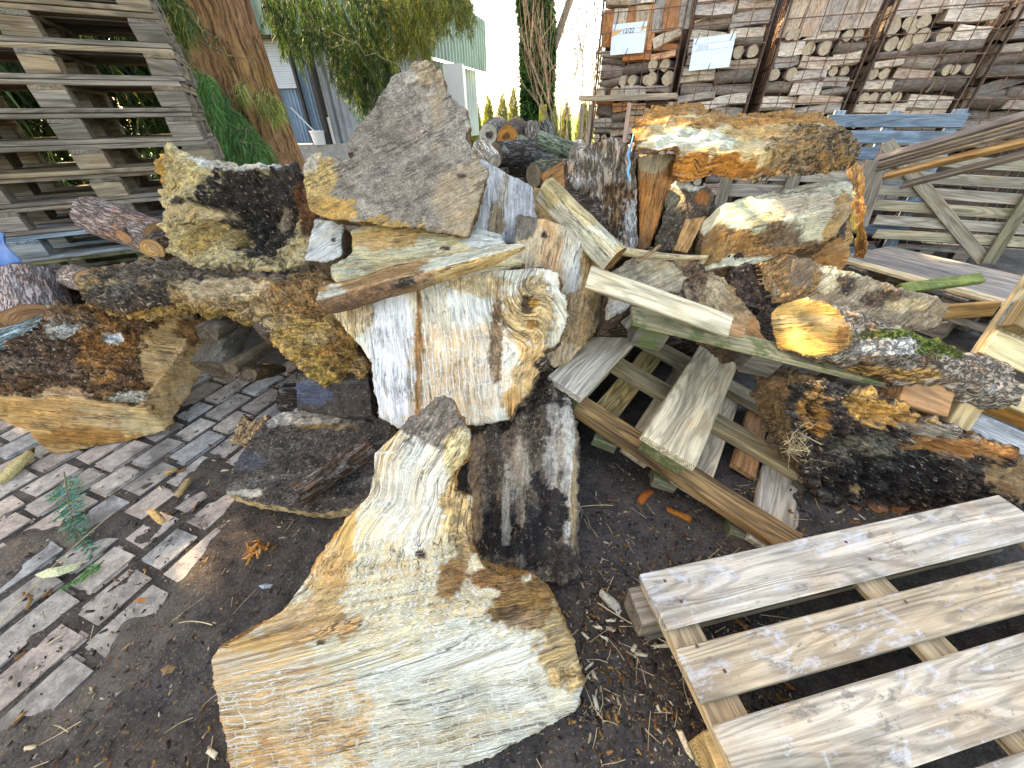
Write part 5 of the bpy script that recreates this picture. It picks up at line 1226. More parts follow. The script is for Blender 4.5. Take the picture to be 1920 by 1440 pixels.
bm = bmesh.new(); bmesh.ops.create_cone(bm, cap_ends=True, segments=20, radius1=.17, radius2=.21, depth=.32, matrix=Matrix.Translation((0, 0, .16))); bm_obj('tub', bm, MAT['plastic'], bk_)
bm = bmesh.new(); bmesh.ops.create_cone(bm, cap_ends=True, segments=20, radius1=.222, radius2=.222, depth=.04, matrix=Matrix.Translation((0, 0, .325))); bm_obj('lid', bm, MAT['plastic'], bk_)
gr_ = empty('prop_pole', (bx(572), YB + .1, zb)); 
bpy.data.objects.remove(gr_)
V, Q = tubes([([(bx(545), YB + .1, zb + .9), (bx(592), YB + .05, zb + .1)], [.018, .018])], 6)
tag(new_obj('pole', np_mesh('pole', V, Q), MAT['louvre']), 'thin pale pole leaning before the blue warehouse door', 'pole')

# --- redwood
def sun_gaps(V, Q, per):
    """cuts leaves out of a crown along sun rays so light spots land on chosen pieces"""
    cen_ = V.reshape(-1, per, 3).mean(1); keep = np.ones(len(cen_), bool)
    for u_, v_, y_, rd_ in ((1512, 610, 1.18, .20), (1385, 405, 1.55, .15), (1215, 400, 1.9, .14), (1640, 770, 1.05, .12), (1290, 245, 1.85, .22), (1800, 690, 1.2, .15), (1515, 750, 1.05, .10), (1450, 385, 1.65, .12), (500, 305, 1.95, .12)):
        q_ = cen_ - PY(u_, v_, y_); al = q_ @ SUN; keep &= ~((np.linalg.norm(q_ - al[:, None] * SUN, axis=1) < rd_ * (1 + .35 * vnoise(cen_ * 3, 5))) & (al > 0))
    return V.reshape(-1, per, 3)[keep].reshape(-1, 3), Q.reshape(len(cen_), -1, 4)[:keep.sum()].reshape(-1, 4)
TX = float(PY(472, 300, 5.2)[0]); TY = 5.35
def make_redbark():
    s = NT('redwood_bark', .92, .15)
    o = s.n('TexCoord').outputs['Object']
    w_ = s.vmul(s.vadd(s.n('TexNoise', {'Vector': o, 'Scale': 3.0, 'Detail': 4.0}).outputs['Color'], (-.5, -.5, -.5)), (.12, .12, .1))
    p = s.vadd(o, w_)
    a = s.noise(s.vmul(p, (26, 26, 2.0)), 1, 5, .65); b = s.noise(s.vmul(p, (90, 90, 7)), 1, 4, .65); d = s.noise(o, 1.6, 4, .6)
    f = s.math('ADD', s.math('MULTIPLY', a, .6), s.math('MULTIPLY', b, .4))
    c = s.mix(s.ramp(f, .36, .64), (.045, .020, .012), (.36, .19, .095))
    c = s.mix(s.ramp(d, .45, .65, 0, .6), c, s.mix(1.0, c, (.85, .95, .5), 'MULTIPLY'))
    return s.out(c, f, .03, 1.0)
MAT['redbark'] = make_redbark()
rw_ = empty('redwood_tree', (TX, TY, 0)); tag(rw_, 'large redwood with fluted brown trunk and drooping sprays beside the pallet stack', 'tree')
nt_, nh_ = 120, 90
TH, ZZ = np.meshgrid(np.linspace(0, 2 * np.pi, nt_, endpoint=False), np.linspace(-.05, 11, nh_), indexing='xy')
rad = .45 + .30 * np.exp(-ZZ / .55) - .022 * ZZ
lob = fbm(np.stack([np.cos(TH) * 1.6, np.sin(TH) * 1.6, ZZ * .25], -1).reshape(-1, 3), 3, 5).reshape(TH.shape)
fl = ridge(np.stack([np.cos(TH) * 4.2, np.sin(TH) * 4.2, ZZ * .35 + .1 * lob], -1).reshape(-1, 3), 3, 6).reshape(TH.shape)
rad = rad * (1 + .16 * lob * (1 + np.exp(-ZZ / .7))) + .035 * fl
V = np.stack([np.cos(TH) * rad, np.sin(TH) * rad, ZZ], -1).reshape(-1, 3)
ii = np.arange(nt_ * nh_).reshape(nh_, nt_)
Q = np.stack([ii[:-1], np.roll(ii, -1, 1)[:-1], np.roll(ii, -1, 1)[1:], ii[1:]], -1).reshape(-1, 4)
new_obj('trunk', np_mesh('trunk', V, Q), MAT['redbark'], rw_)
rg = np.random.default_rng(4)
# hanging branches: (start, end, sag)
GREENS = ['#5f7a35', '#6f8a3c', '#4f6a34', '#82963f', '#3f5a30', '#97a04a']
def spray(paths, n_per_m, L, W, spread, seed, droop=.5, down=.6):
    """leaf cords hanging off curved branch paths"""
    r = np.random.default_rng(seed); P0, D, LL = [], [], []
    for pts in paths:
        pts = np.asarray(pts, float); seg = np.linalg.norm(np.diff(pts, axis=0), axis=1); tot = seg.sum(); n = max(4, int(tot * n_per_m))
        t = np.sort(r.uniform(0, 1, n)) * (len(pts) - 1); i = np.minimum(t.astype(int), len(pts) - 2); f = (t - i)[:, None]
        p = pts[i] * (1 - f) + pts[i + 1] * f; tn = pts[i + 1] - pts[i]; tn /= np.maximum(np.linalg.norm(tn, axis=1, keepdims=True), 1e-6)
        d = tn * .5 + r.normal(size=(n, 3)) * spread; d[:, 2] -= down
        P0.append(p + r.normal(size=(n, 3)) * .012); D.append(d); LL.append(L * r.uniform(.4, 1.2, n))
    P0 = np.concatenate(P0); D = np.concatenate(D); LL = np.concatenate(LL)
    return ribbons(P0, D, LL, np.full(len(P0), W) * r.uniform(.7, 1.3, len(P0)), droop, 3, seed)
def curve(a, b, sag, n=9, r=rg):
    a = np.asarray(a, float); b = np.asarray(b, float); t = np.linspace(0, 1, n)[:, None]
    p = a * (1 - t) + b * t; p[:, 2] += sag * (4 * t * (1 - t))[:, 0]
    return p + r.normal(size=p.shape) * .02
O3 = np.array([TX, TY, 0.])
def hang_cluster(name, px, ya, yb, nb, blen, n_per_m, L, W, seed, cols, spread=.5, side=0.0):
    """drooping branchlets whose tops lie in a region of the picture at the depth of the tree"""
    r = np.random.default_rng(seed); poly = np.array(px, float); paths = []
    lo, hi = poly.min(0), poly.max(0)
    while len(paths) < nb:
        u, v = r.uniform(lo, hi)
        if poly_sd(np.array([[u, v]]), poly)[0] < 0: continue
        p = PY(u, v, r.uniform(ya, yb)); l = blen * r.uniform(.5, 1.2)
        q_ = p + np.array([r.normal() * .25 + side, r.normal() * .2, -1.0]) * l
        paths.append(curve(p, q_, r.uniform(-.02, .06), 7, r))
    V, Q, per = spray(paths, n_per_m, L, W, spread, seed)
    leaf_obj(name, V, Q, per, cols, rw_, seed, org=O3)
    tb, tq = tubes([(p, np.linspace(.006, .002, len(p))) for p in paths], 4)
    return paths, tb, tq
DG = ['#34502f', '#2a4429', '#3c5a34', '#48683a', '#263e2b']
LGN = ['#74823f', '#878e48', '#62743a', '#979852', '#4f6332']  # yellowish greens, sunlight on the sprays put into the leaf colour
tw = []
def addc(*a, **k):
    _, tb, tq = hang_cluster(*a, **k); tw.append((tb, tq))
addc('foliage', [(352,125),(385,135),(420,180),(470,240),(495,270),(480,300),(420,290),(395,250),(365,190)], 4.2, 4.8, 170, .22, 170, .10, .008, 11, ['#5f9a5c', '#4f8a52', '#6aa562', '#477a4a', '#7aa860'])
addc('foliage', [(440,150),(520,175),(525,205),(490,190),(450,175)], 4.5, 4.8, 14, .16, 160, .10, .008, 12, ['#a8b060', '#c9cc88', '#8fa050'])  # pale tips, sunlight put into the leaf colour
addc('foliage', [(470,250),(505,275),(500,300),(470,290)], 4.4, 4.6, 10, .12, 160, .09, .008, 13, ['#a8b060', '#c9cc88', '#8fa050'])  # lower tips, also coloured as if sunlit
addc('foliage', [(480,-40),(700,-40),(745,20),(730,120),(690,160),(640,120),(600,60),(540,80),(505,30)], 6.2, 8.4, 300, .36, 140, .085, .010, 14, DG + ['#5a6a38'])
addc('foliage', [(690,-40),(880,-40),(880,15),(800,30),(815,80),(770,90),(720,70)], 6.2, 8.0, 300, .26, 160, .075, .009, 15, LGN, spread=1.0)
addc('foliage', [(610,60),(700,80),(745,110),(720,170),(670,190),(640,150)], 7.6, 9.2, 230, .34, 140, .085, .011, 16, DG, spread=1.0)
addc('foliage', [(-80,-40),(330,-40),(340,60),(340,190),(360,300),(-80,300)], 5.2, 7.5, 230, .6, 80, .16, .018, 17, DG + LGN)
addc('foliage', [(235,-60),(330,-40),(345,10),(300,20)], 4.0, 5.0, 30, .3, 120, .12, .010, 18, DG + LGN)
# long bare cords curling in front of the trunk
cords = []
for a, b, y in (((318,-10),(352,110),4.3),((330,-10),(365,108),4.3),((345,20),(420,75),4.35),((350,40),(475,105),4.4),((335,60),(352,112),4.3),((362,30),(400,90),4.35),((560,40),(640,140),6.3),((575,20),(665,110),6.6),((625,60),(745,120),6.2),((600,90),(660,60),6.4)):
    cords.append((curve(PY(*a, y), PY(*b, y - .1), rg.uniform(-.12, -.03), 9), np.linspace(.009, .004, 9)))
MAT['cordwood'] = simple('twig_bark', (.16, .14, .07), .8, .2, 20, .3)
for c_ in cords:
    V, Q = tubes([c_], 5); new_obj('hanging_cord', np_mesh('hanging_cord', V - O3, Q), MAT['cordwood'], rw_)
V = np.concatenate([t[0] for t in tw]); off = np.cumsum([0] + [len(t[0]) for t in tw[:-1]]); Q = np.concatenate([t[1] + o_ for t, o_ in zip(tw, off)])
tg = new_obj('twig', np_mesh('twig', V - O3, Q), MAT['cordwood'], rw_); tg['kind'] = 'stuff'
# high crown above the yard (it shades the pile)
r = np.random.default_rng(21)
lim = []
for k in range(46):
    a = r.uniform(0, 2 * np.pi); z0 = r.uniform(3.2, 9.5); ln = r.uniform(2.2, 4.6) * (1.1 - (z0 - 3) * .06)
    st = np.array([TX + .3 * math.cos(a), TY + .3 * math.sin(a), z0]); en = st + np.array([math.cos(a) * ln, math.sin(a) * ln, r.uniform(-.3, .7)])
    lim.append(curve(st, en, .25, 9, r))
V, Q = tubes([(p, np.linspace(.05, .012, len(p))) for p in lim], 5); new_obj('limb', np_mesh('limb', V - O3, Q), MAT['redbark'], rw_)
sub = []
for p in lim:
    for j in range(26):
        t = r.uniform(.15, 1) * (len(p) - 1); i = min(int(t), len(p) - 2); q_ = p[i] + (p[i + 1] - p[i]) * (t - i)
        sub.append(curve(q_, q_ + np.array([r.normal() * .4, r.normal() * .4, -r.uniform(.2, .8)]), .05, 5, r))
V, Q, per = spray(sub, 46, .30, .05, .6, 22)
V, Q = sun_gaps(V, Q, per)
cr_o = leaf_obj('crown', V, Q, per, GREENS, rw_, 22, org=O3)

# added evergreen, mostly out of view, placed to shade the slab and pavers
e0 = np.array([-7.4, 3.9, 0.]); ev_ = empty('added_shade_tree', e0); tag(ev_, 'tall evergreen added mostly out of view behind the pallet stack to shade the yard', 'tree')
r = np.random.default_rng(91); V, Q = tubes([([(0, 0, 0), (.05, 0, 4), (0, .1, 11)], [.32, .25, .06])], 14); new_obj('trunk', np_mesh('trunk', V, Q), MAT['redbark'], ev_)
lim = []
for k in range(54):
    a = r.uniform(0, 2 * np.pi); z0 = r.uniform(1.6, 10); ln = r.uniform(2.4, 4.2) * (1.12 - (z0 - 1.5) * .075)
    st = np.array([.2 * math.cos(a), .2 * math.sin(a), z0]); lim.append(curve(st, st + np.array([math.cos(a) * ln, math.sin(a) * ln, r.uniform(-.5, .4)]), .25, 9, r))
V, Q = tubes([(p, np.linspace(.05, .012, len(p))) for p in lim], 5); new_obj('limb', np_mesh('limb', V, Q), MAT['redbark'], ev_)
sub = []
for p in lim:
    for j in range(30):
        t = r.uniform(.1, 1) * (len(p) - 1); i = min(int(t), len(p) - 2); q_ = p[i] + (p[i + 1] - p[i]) * (t - i)
        sub.append(curve(q_, q_ + np.array([r.normal() * .4, r.normal() * .4, -r.uniform(.2, .7)]), .05, 5, r))
V, Q, per = spray(sub, 46, .30, .06, .6, 92)
V, Q = sun_gaps(V + e0, Q, per); leaf_obj('crown', V - e0, Q, per, DG, ev_, 93)

# dense evergreen hedge behind the pallet stack
hg = empty('evergreen_hedge', (-6.2, 6.6, 0)); tag(hg, 'dense dark evergreen hedge behind the pallet stack', 'hedge')
r = np.random.default_rng(51); n = 26000
p = np.stack([r.uniform(-3.6, 1.9, n), r.normal(0, .45, n), 2.9 * r.uniform(0, 1, n) ** .8], 1); p[:, 1] += .4 * np.sin(p[:, 0] * 2.1); p[:, 2] *= 1 + .12 * np.sin(p[:, 0] * 3.3 + 1)
d = r.normal(size=(n, 3)); d[:, 2] += .3
V, Q, per = ribbons(p, d, r.uniform(.08, .2, n), np.full(n, .05), .4, 2, 52)
leaf_obj('foliage', V, Q, per, DG + ['#5a6a38', '#6f7a3a'], hg, 53)
V, Q = tubes([([(x_, 0, 0), (x_ + .1, .1, 2.4)], [.05, .015]) for x_ in (-3, -2.2, -1.4, -.6, .4, 1.6)], 6)
for k in range(6): 
    x_ = (-3, -2.2, -1.4, -.6, .4, 1.6)[k]; V, Q = tubes([([(x_, 0, 0), (x_ + .1, .1, 2.4)], [.05, .015])], 6); new_obj('stem', np_mesh('stem', V, Q), MAT['cordwood'], hg)

# --- ivy clad tree, bare shrubs, thuja row
def branch_tree(base, h, r0, seed, spread=.35, levels=3, n0=4, lean=(0, 0)):
    r = random.Random(seed); out = []
    def grow(p, d, L, rad, lev):
        n = 6; pts = [np.array(p)]; dd = np.array(d, float)
        for i in range(n):
            dd = unit(dd + np.array([r.gauss(0, .10), r.gauss(0, .10), .05 + r.gauss(0, .05)])); pts.append(pts[-1] + dd * L / n)
        out.append((np.array(pts), np.linspace(rad, rad * .45, n + 1)))
        if lev <= 0: return
        for _ in range(r.randint(3, 5)):
            i = r.randint(2, n); nd = unit(dd + np.array([r.gauss(0, spread), r.gauss(0, spread), r.gauss(.15, spread * .5)]))
            grow(pts[i], nd, L * r.uniform(.45, .75), rad * .5, lev - 1)
    for _ in range(n0): grow(base, unit([r.gauss(lean[0], spread * .6), r.gauss(lean[1], spread * .6), 1]), h * r.uniform(.7, 1.0), r0 * r.uniform(.6, 1), levels)
    return out
MAT['twigbark'] = simple('bare_twig_bark', (.20, .155, .11), .85, .2, 15, .3)
iy = 13.0; ib = PY(1003, 250, iy); ib[2] = 0
it = empty('ivy_tree', ib); tag(it, 'ivy clad tree trunk forking against the bright sky', 'tree')
zt = float(PY(1003, 60, iy)[2])
main = (np.array([[0, 0, 0], [0.02, 0, 1.0], [.05, 0, 2.0], [.02, 0, zt], [-.25, 0, zt + 1.6], [-.5, .1, zt + 4]]), [.22, .18, .16, .15, .12, .07])
fork = (np.array([[.03, 0, zt - 1.2], [.45, 0, zt - .3], [.85, 0, zt + .7], [1.2, 0, zt + 2.4]]), [.11, .10, .08, .05])
V, Q = tubes([main, fork], 12); new_obj('trunk', np_mesh('trunk', V, Q), MAT['twigbark'], it)
r = np.random.default_rng(31); n = 20000
t = 1.0 + r.uniform(0, 1, n) ** .8 * 3.0; i = np.minimum(t.astype(int), len(main[0]) - 2); f = (t - i)[:, None]
p = main[0][i] * (1 - f) + main[0][i + 1] * f; a = r.uniform(0, 2 * np.pi, n); d = np.stack([np.cos(a), np.sin(a), r.normal(size=n) * .3], 1)
p = p + d * (r.uniform(.14, .42, n))[:, None] * np.array([1, 1, .3])
V, Q, per = ribbons(p, d + r.normal(size=(n, 3)) * .5, np.full(n, .12), np.full(n, .10), .3, 2, 32)
leaf_obj('ivy', V, Q, per, ['#3c6a34', '#4c7a3a', '#2f5630', '#5c8a44', '#27462a'], it, 33)
br = branch_tree([.02, 0, zt - .3], 2.4, .02, 5, .8, 3, 3)
V, Q = tubes(br, 4); new_obj('branch', np_mesh('branch', V, Q), MAT['twigbark'], it)
for k, (u, yy, h, n0, lab) in enumerate(((1078, 9.5, 3.2, 7, 'bare many stemmed shrub beside the left wire cage'), (1052, 14.5, 3.6, 4, 'bare leaning shrub next to the ivy clad tree'), (1108, 8.5, 2.9, 5, 'bare twiggy shrub touching the left wire cage'), (925, 17, 2.6, 3, 'thin bare sapling rising from the thuja row'))):
    b0 = PY(u, 250, yy); b0[2] = 0
    sh = empty('bare_shrub', b0); tag(sh, lab, 'shrub')
    brs = branch_tree([0, 0, 0], h, .022 if k < 3 else .02, 40 + k, .38, 3, n0)
    st_ = [b for b in brs if b[1][0] > .012]; tw_ = [b for b in brs if b[1][0] <= .012]
    V, Q = tubes(st_, 6); new_obj('stem', np_mesh('stem', V, Q), MAT['twigbark'], sh)
    if tw_: V, Q = tubes(tw_, 4); new_obj('twig', np_mesh('twig', V, Q), MAT['twigbark'], sh)
for k, (u, vt, yy) in enumerate(((878, 172, 20), (893, 182, 22), (917, 180, 20), (943, 176, 20), (963, 166, 21), (1010, 190, 22), (1035, 186, 21), (1060, 196, 22), (1092, 190, 20))):
    b0 = PY(u, 240, yy); b0[2] = 0; hh = float(PY(u, vt, yy)[2])
    th_ = empty('thuja', b0); tag(th_, 'slim cone shaped thuja in the hedge row beyond the lawn', 'conifer', 'thuja hedge row')
    r = np.random.default_rng(60 + k); n = 1800
    z = hh * (1 - np.sqrt(r.uniform(0, 1, n))); a = r.uniform(0, 2 * np.pi, n); rad = .34 * (1 - z / hh) ** .8 * r.uniform(.55, 1.0, n)
    p = np.stack([np.cos(a) * rad, np.sin(a) * rad, z], 1); d = np.stack([np.cos(a) * .5, np.sin(a) * .5, np.ones(n)], 1) + r.normal(size=(n, 3)) * .25
    V, Q, per = ribbons(p, d, r.uniform(.12, .26, n), np.full(n, .05), .1, 2, 61 + k)
    leaf_obj('crown', V, Q, per, ['#8a8f52', '#9b9a5e', '#76804a', '#a8a06a', '#6a7444'], th_, 62 + k)
    V, Q = tubes([([(0, 0, 0), (0, 0, hh * .8)], [.05, .01])], 6); new_obj('trunk', np_mesh('trunk', V, Q), MAT['twigbark'], th_)
yp = PY(1017, 235, 11.5); ps = empty('mossy_post', (yp[0], yp[1], 0)); 
bpy.data.objects.remove(ps)
bm = bmesh.new(); box(bm, (-.09, -.09, 0), (.09, .09, float(PY(1017, 196, 11.5)[2]))); bmesh.ops.bevel(bm, geom=list(bm.edges), offset=.015, segments=1, affect='EDGES')
MAT['mosspost'] = simple('mossy_timber', (.30, .30, .05), .85, .2, 9, .4)
tag(bm_obj('post', bm, MAT['mosspost'], None, (yp[0], yp[1], 0)), 'yellow green mossy post beside the ivy clad tree', 'post')

# ================================================================== SMALLER LOGS AND DEBRIS
# left of the pile
log_px('bark_log', 'reddish bark log with a pruned stub lying before the pallet stack', 'log', (178,405,0,2.25), (312,452,0,2.05), 66, 70, col='#a08a80', mask=(0,.3,.3), nseg=40, nth=36, seed=201, ends=('#b09a86','#c99a6a'))
log_px('branch_stub', 'small orange ended branch stub on the reddish bark log', 'stub', (231,444,0,1.98), (262,420,0,2.12), 24, 26, col='#8f7668', mask=(0,.3,.2), nseg=14, nth=18, seed=202, ends=('#d8a070','#8a7060'))
log_px('bark_log', 'log with an orange sawn end lying under the hollow stump', 'log', (285,468,0,1.90), (330,440,0,2.15), 40, 44, col='#7c6a58', mask=(0,.3,.2), nseg=16, nth=22, seed=203, ends=('#cf9a5c','#8a7060'))
log_px('bark_log', 'long mauve grey log lying across the small log heap', 'log', (-60,520,0,2.0), (200,522,0,2.2), 42, 40, col='#8f7d78', mask=(0,.3,.2), nseg=40, nth=26, seed=204)
log_px('bark_log', 'pale peeling bark log standing beside the sawn block', 'log', (72,604,0,1.78), (58,528,0,2.0), 92, 84, col='#b5a29c', mask=(0,.3,.4), nseg=30, nth=36, seed=205, ends=('#d09a6c','#b98a60'))
log_px('bark_log', 'short pale log end poking from under the arching slab', 'log', (172,528,0,1.86), (140,520,0,2.05), 44, 44, col='#b3a090', mask=(0,.3,.4), nseg=16, nth=24, seed=206, ends=('#d8a878','#b98a60'))
log_px('bark_log', 'blue green lichened log lying behind the sawn block', 'log', (-70,668,0,1.60), (118,604,0,1.80), 48, 44, col='#8fa0a0', mask=(0,.4,.3), nseg=40, nth=26, seed=207)
log_px('bark_log', 'tan split log at the edge of the small log heap', 'log', (-60,600,0,1.9), (26,585,0,1.95), 52, 48, col='#b08a60', mask=(0,.2,.2), nseg=18, nth=22, seed=208, mat='raw', ends=('#c99a68','#d8a878'))
log_px('bark_log', 'dark log under the long mauve grey log', 'log', (100,585,0,2.0), (150,540,0,2.2), 40, 40, col='#6c5c52', mask=(0,.3,.2), nseg=16, nth=22, seed=209)
for k, (a, b, w, c, lab) in enumerate((((395,690),(440,610),70,'#6c675a','grey green billet in the dark gap under the arching slab'), ((430,690),(505,640),34,'#8a7658','pale billet in the dark gap under the arching slab'), ((385,625),(440,600),40,'#7a6a58','brown billet at the back of the dark gap'), ((465,700),(525,690),28,'#8a6c40','ochre wood lump on the floor of the dark gap'), ((500,610),(560,650),44,'#70583c','tan billet leaning inside the dark gap'))):
    log_px('billet', lab, 'billet', (a[0], a[1], 0, 1.50 - .03 * (k % 2)), (b[0], b[1], 0, 1.75), w, w * .8, col=c, mask=(0,.4,.3), nseg=18, nth=22, seed=220 + k, lump=.45, rdg=.008, mat='raw', flats=((60,.6),(150,.7)), flatcol=(None, None), ends=('#6c5840', '#6c5840'), endmask=(0, .6, .4))
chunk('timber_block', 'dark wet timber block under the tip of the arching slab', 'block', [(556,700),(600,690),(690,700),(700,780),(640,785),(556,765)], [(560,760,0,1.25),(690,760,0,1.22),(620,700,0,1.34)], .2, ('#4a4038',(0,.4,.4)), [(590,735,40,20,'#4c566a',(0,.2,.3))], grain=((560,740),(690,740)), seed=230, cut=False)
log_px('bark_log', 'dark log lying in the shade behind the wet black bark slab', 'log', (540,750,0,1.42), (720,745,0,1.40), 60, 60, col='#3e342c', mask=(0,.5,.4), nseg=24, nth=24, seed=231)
# heap behind the pile
for k, (a, b, w, c, e, lab) in enumerate((((915,252,3.3),(935,238,4.2),34,'#8f8476','#d9cdb6','pale log with a dark hollow heart in the back heap'), ((952,259,3.3),(968,242,4.2),40,'#5c4630','#d08a34','amber ended log in the back heap'), ((996,300,3.6),(996,232,3.7),30,'#9c8a7e','#a8988a','grey stump standing in the back heap'), ((962,300,2.9),(1040,318,2.8),48,'#4c4640','#8a7a68','dark bark log lying across the back heap'), ((930,290,2.7),(1000,285,2.9),40,'#57504a','#8a7a68','black crusted log in the back heap'), ((1010,262,3.4),(1075,286,3.2),30,'#7c8a70','#b8a890','mossy green branch in the back heap'), ((978,262,3.3),(972,300,3.2),22,'#8a9470','#c07a4c','green stub with an orange end in the back heap'), ((1020,240,3.8),(1040,290,3.6),34,'#6c665c','#9a8a78','grey forked log in the back heap'), ((1058,285,3.3),(1085,276,3.5),26,'#d8cbb4','#d8cbb4','white split billet in the back heap'), ((1000,330,2.6),(1080,320,2.8),44,'#6c6a48','#a8987c','moss covered log low in the back heap'), ((900,275,2.6),(925,305,2.5),34,'#d8ccb8','#d8ccb8','pale grey split log beside the grey stump slice'))):
    log_px('bark_log', lab, 'log', (a[0], a[1], 0, a[2]), (b[0], b[1], 0, b[2]), w, w * .95, col=c, mask=(0,.3,.5), nseg=22, nth=26, seed=240 + k, ends=(e, e), endblobs=[(918,252,6,6,'#2a1e16',(0,.3,.3))] if k == 0 else ([(950,255,9,9,'#7a4a1c',(0,.4,.2))] if k == 1 else ()))
for k, (x, y, z, r_, L_) in enumerate(((.1, 3.2, .35, .22, 1.4), (.35, 3.6, .5, .25, 1.2), (-.2, 3.9, .4, .25, 1.3), (.5, 2.8, .4, .2, .9), (.15, 3.6, .85, .12, .9), (-.9, 3.0, .3, .25, 1.2), (-1.6, 2.9, .25, .22, 1.2), (.9, 2.7, .35, .22, .9), (1.5, 2.5, .3, .22, 1.0))):
    sweep('bark_log', 'shadowed bark log at the bottom of the back heap', 'log', (x - L_ / 2, y, z), (x + L_ / 2, y + .1, z), r_, r_ * .9, col='#5c5248', mask=(0,.3,.4), nseg=20, nth=22, seed=260 + k, group='logs at the bottom of the back heap', ends=('#a5896a', '#a5896a'))
# cord on the stump
cp_ = [PY(u, v, y) for u, v, y in ((1189, 248, 1.93), (1184, 270, 1.88), (1178, 290, 1.84), (1181, 305, 1.83), (1177, 322, 1.82), (1180, 338, 1.82))]
V, Q = tubes([(np.array(cp_), [.003, .004, .006, .005, .005, .004])], 6); tag(new_obj('cord', np_mesh('cord', V, Q), MAT['cord']), 'frayed blue cord hanging on the furrowed bark stump', 'cord')
# tarp at the left edge
tq = np.array([PY(u, v, y) for u, v, y in ((-60, 430, 2.1), (12, 440, 2.1), (34, 500, 2.0), (-60, 505, 1.95))])
gx, gy = np.meshgrid(np.linspace(0, 1, 14), np.linspace(0, 1, 12)); P_ = (tq[0] * ((1 - gx) * (1 - gy))[..., None] + tq[1] * (gx * (1 - gy))[..., None] + tq[2] * (gx * gy)[..., None] + tq[3] * ((1 - gx) * gy)[..., None]).reshape(-1, 3)
P_ = P_ + np.column_stack([np.zeros(len(P_)), .05 * fbm(P_ * 9, 3, 9), .02 * fbm(P_ * 12, 3, 10)])
ii = np.arange(14 * 12).reshape(12, 14); MAT['tarp'] = simple('blue_tarp', (.04, .11, .26), .45, .4, 9, .2)
to = new_obj('tarp', np_mesh('tarp', P_, np.stack([ii[:-1, :-1], ii[:-1, 1:], ii[1:, 1:], ii[1:, :-1]], -1).reshape(-1, 4)), MAT['tarp']); tag(to, 'crumpled blue tarpaulin under the pallet stack', 'tarpaulin')
md = to.modifiers.new('solid', 'SOLIDIFY'); md.thickness = .004

# --- chips: thousands of tiny ones as one mass, the larger ones as things
def make_chip():
    s = NT('wood_chips', .85, .2); g = s.n('NewGeometry').outputs['Position']
    col = s.n('Attribute', attribute_name='Col').outputs['Color']
    return s.out(s.scale_col(col, s.ramp(s.noise(g, 140.0, 4, .7), .3, .7, .55, 1.25)))
MAT['chip'] = make_chip()
CH_C = ['#b9986a', '#a8783c', '#8a5a2c', '#c8b08a', '#d8c8a8', '#6a5038', '#4c3c2c', '#7f6040', '#b98a4c', '#3c3026', '#5c4a38', '#4a3c30', '#3a3028']
def chips(P, size, el, seed, flat=.22):
    r = np.random.default_rng(seed); n = len(P)
    base = np.array([[-1, -.5, -1], [1, -.5, -1], [1, .5, -1], [-1, .5, -1], [-.8, -.4, 1], [.8, -.4, 1], [.8, .4, 1], [-.8, .4, 1]])
    V = np.repeat(base[None], n, 0) * r.uniform(.55, 1.25, (n, 8, 3))
    V = V * np.stack([size * el, size, size * flat], 1)[:, None]
    a, b, c = r.uniform(0, 2 * np.pi, n), r.normal(size=n) * .25, r.normal(size=n) * .25
    ca, sa = np.cos(a), np.sin(a)
    V[:, :, 2] += V[:, :, 0] * b[:, None] + V[:, :, 1] * c[:, None]
    X = V[:, :, 0] * ca[:, None] - V[:, :, 1] * sa[:, None]; Y_ = V[:, :, 0] * sa[:, None] + V[:, :, 1] * ca[:, None]
    V = np.stack([X, Y_, V[:, :, 2]], -1) + P[:, None]
    q = np.array([[0, 3, 2, 1], [4, 5, 6, 7], [0, 1, 5, 4], [1, 2, 6, 5], [2, 3, 7, 6], [3, 0, 4, 7]])
    Q = (np.arange(n)[:, None, None] * 8 + q[None]).reshape(-1, 4)
    return V.reshape(-1, 3), Q
def ground_pts(n, seed, reg):
    r = np.random.default_rng(seed); out = []
    for (u0_, u1_, v0_, v1_, k) in reg:
        m = int(n * k); u = r.uniform(u0_, u1_, m); v = r.uniform(v0_, v1_, m)
        out += [PZ(a, b, 0.0) for a, b in zip(u, v)]
    P = np.array(out); P[:, 2] = np.where(poly_sd(P[:, :2], PAVED_W) > 0, np.maximum(soil_h(P[:, :2]), 0.0), soil_h(P[:, :2])); return P
REG = [(1060, 1480, 800, 1360, .44), (0, 640, 880, 1440, .17), (300, 720, 720, 1000, .08), (1080, 1400, 1050, 1440, .16), (380, 640, 640, 760, .08), (1380, 1700, 880, 1000, .08), (900, 1150, 1060, 1440, .04)]
P_ = ground_pts(15000, 71, REG); r = np.random.default_rng(72); n = len(P_)
sz = .0012 + .0065 * r.random(n) ** 5; P_[:, 2] += sz * .15
V, Q = chips(P_, sz, r.uniform(.8, 2.0, n), 73)
me = np_mesh('wood_chips', V, Q, False); set_attr(me, 'Col', np.repeat(np.array([hexc(x) for x in CH_C])[r.integers(0, len(CH_C), n)] * r.uniform(.3, .95, (n, 1)), 8, 0))
tag(new_obj('wood_chips', me, MAT['chip']), 'tiny wood chips and crumbs scattered over the soil', None, None, 'stuff')
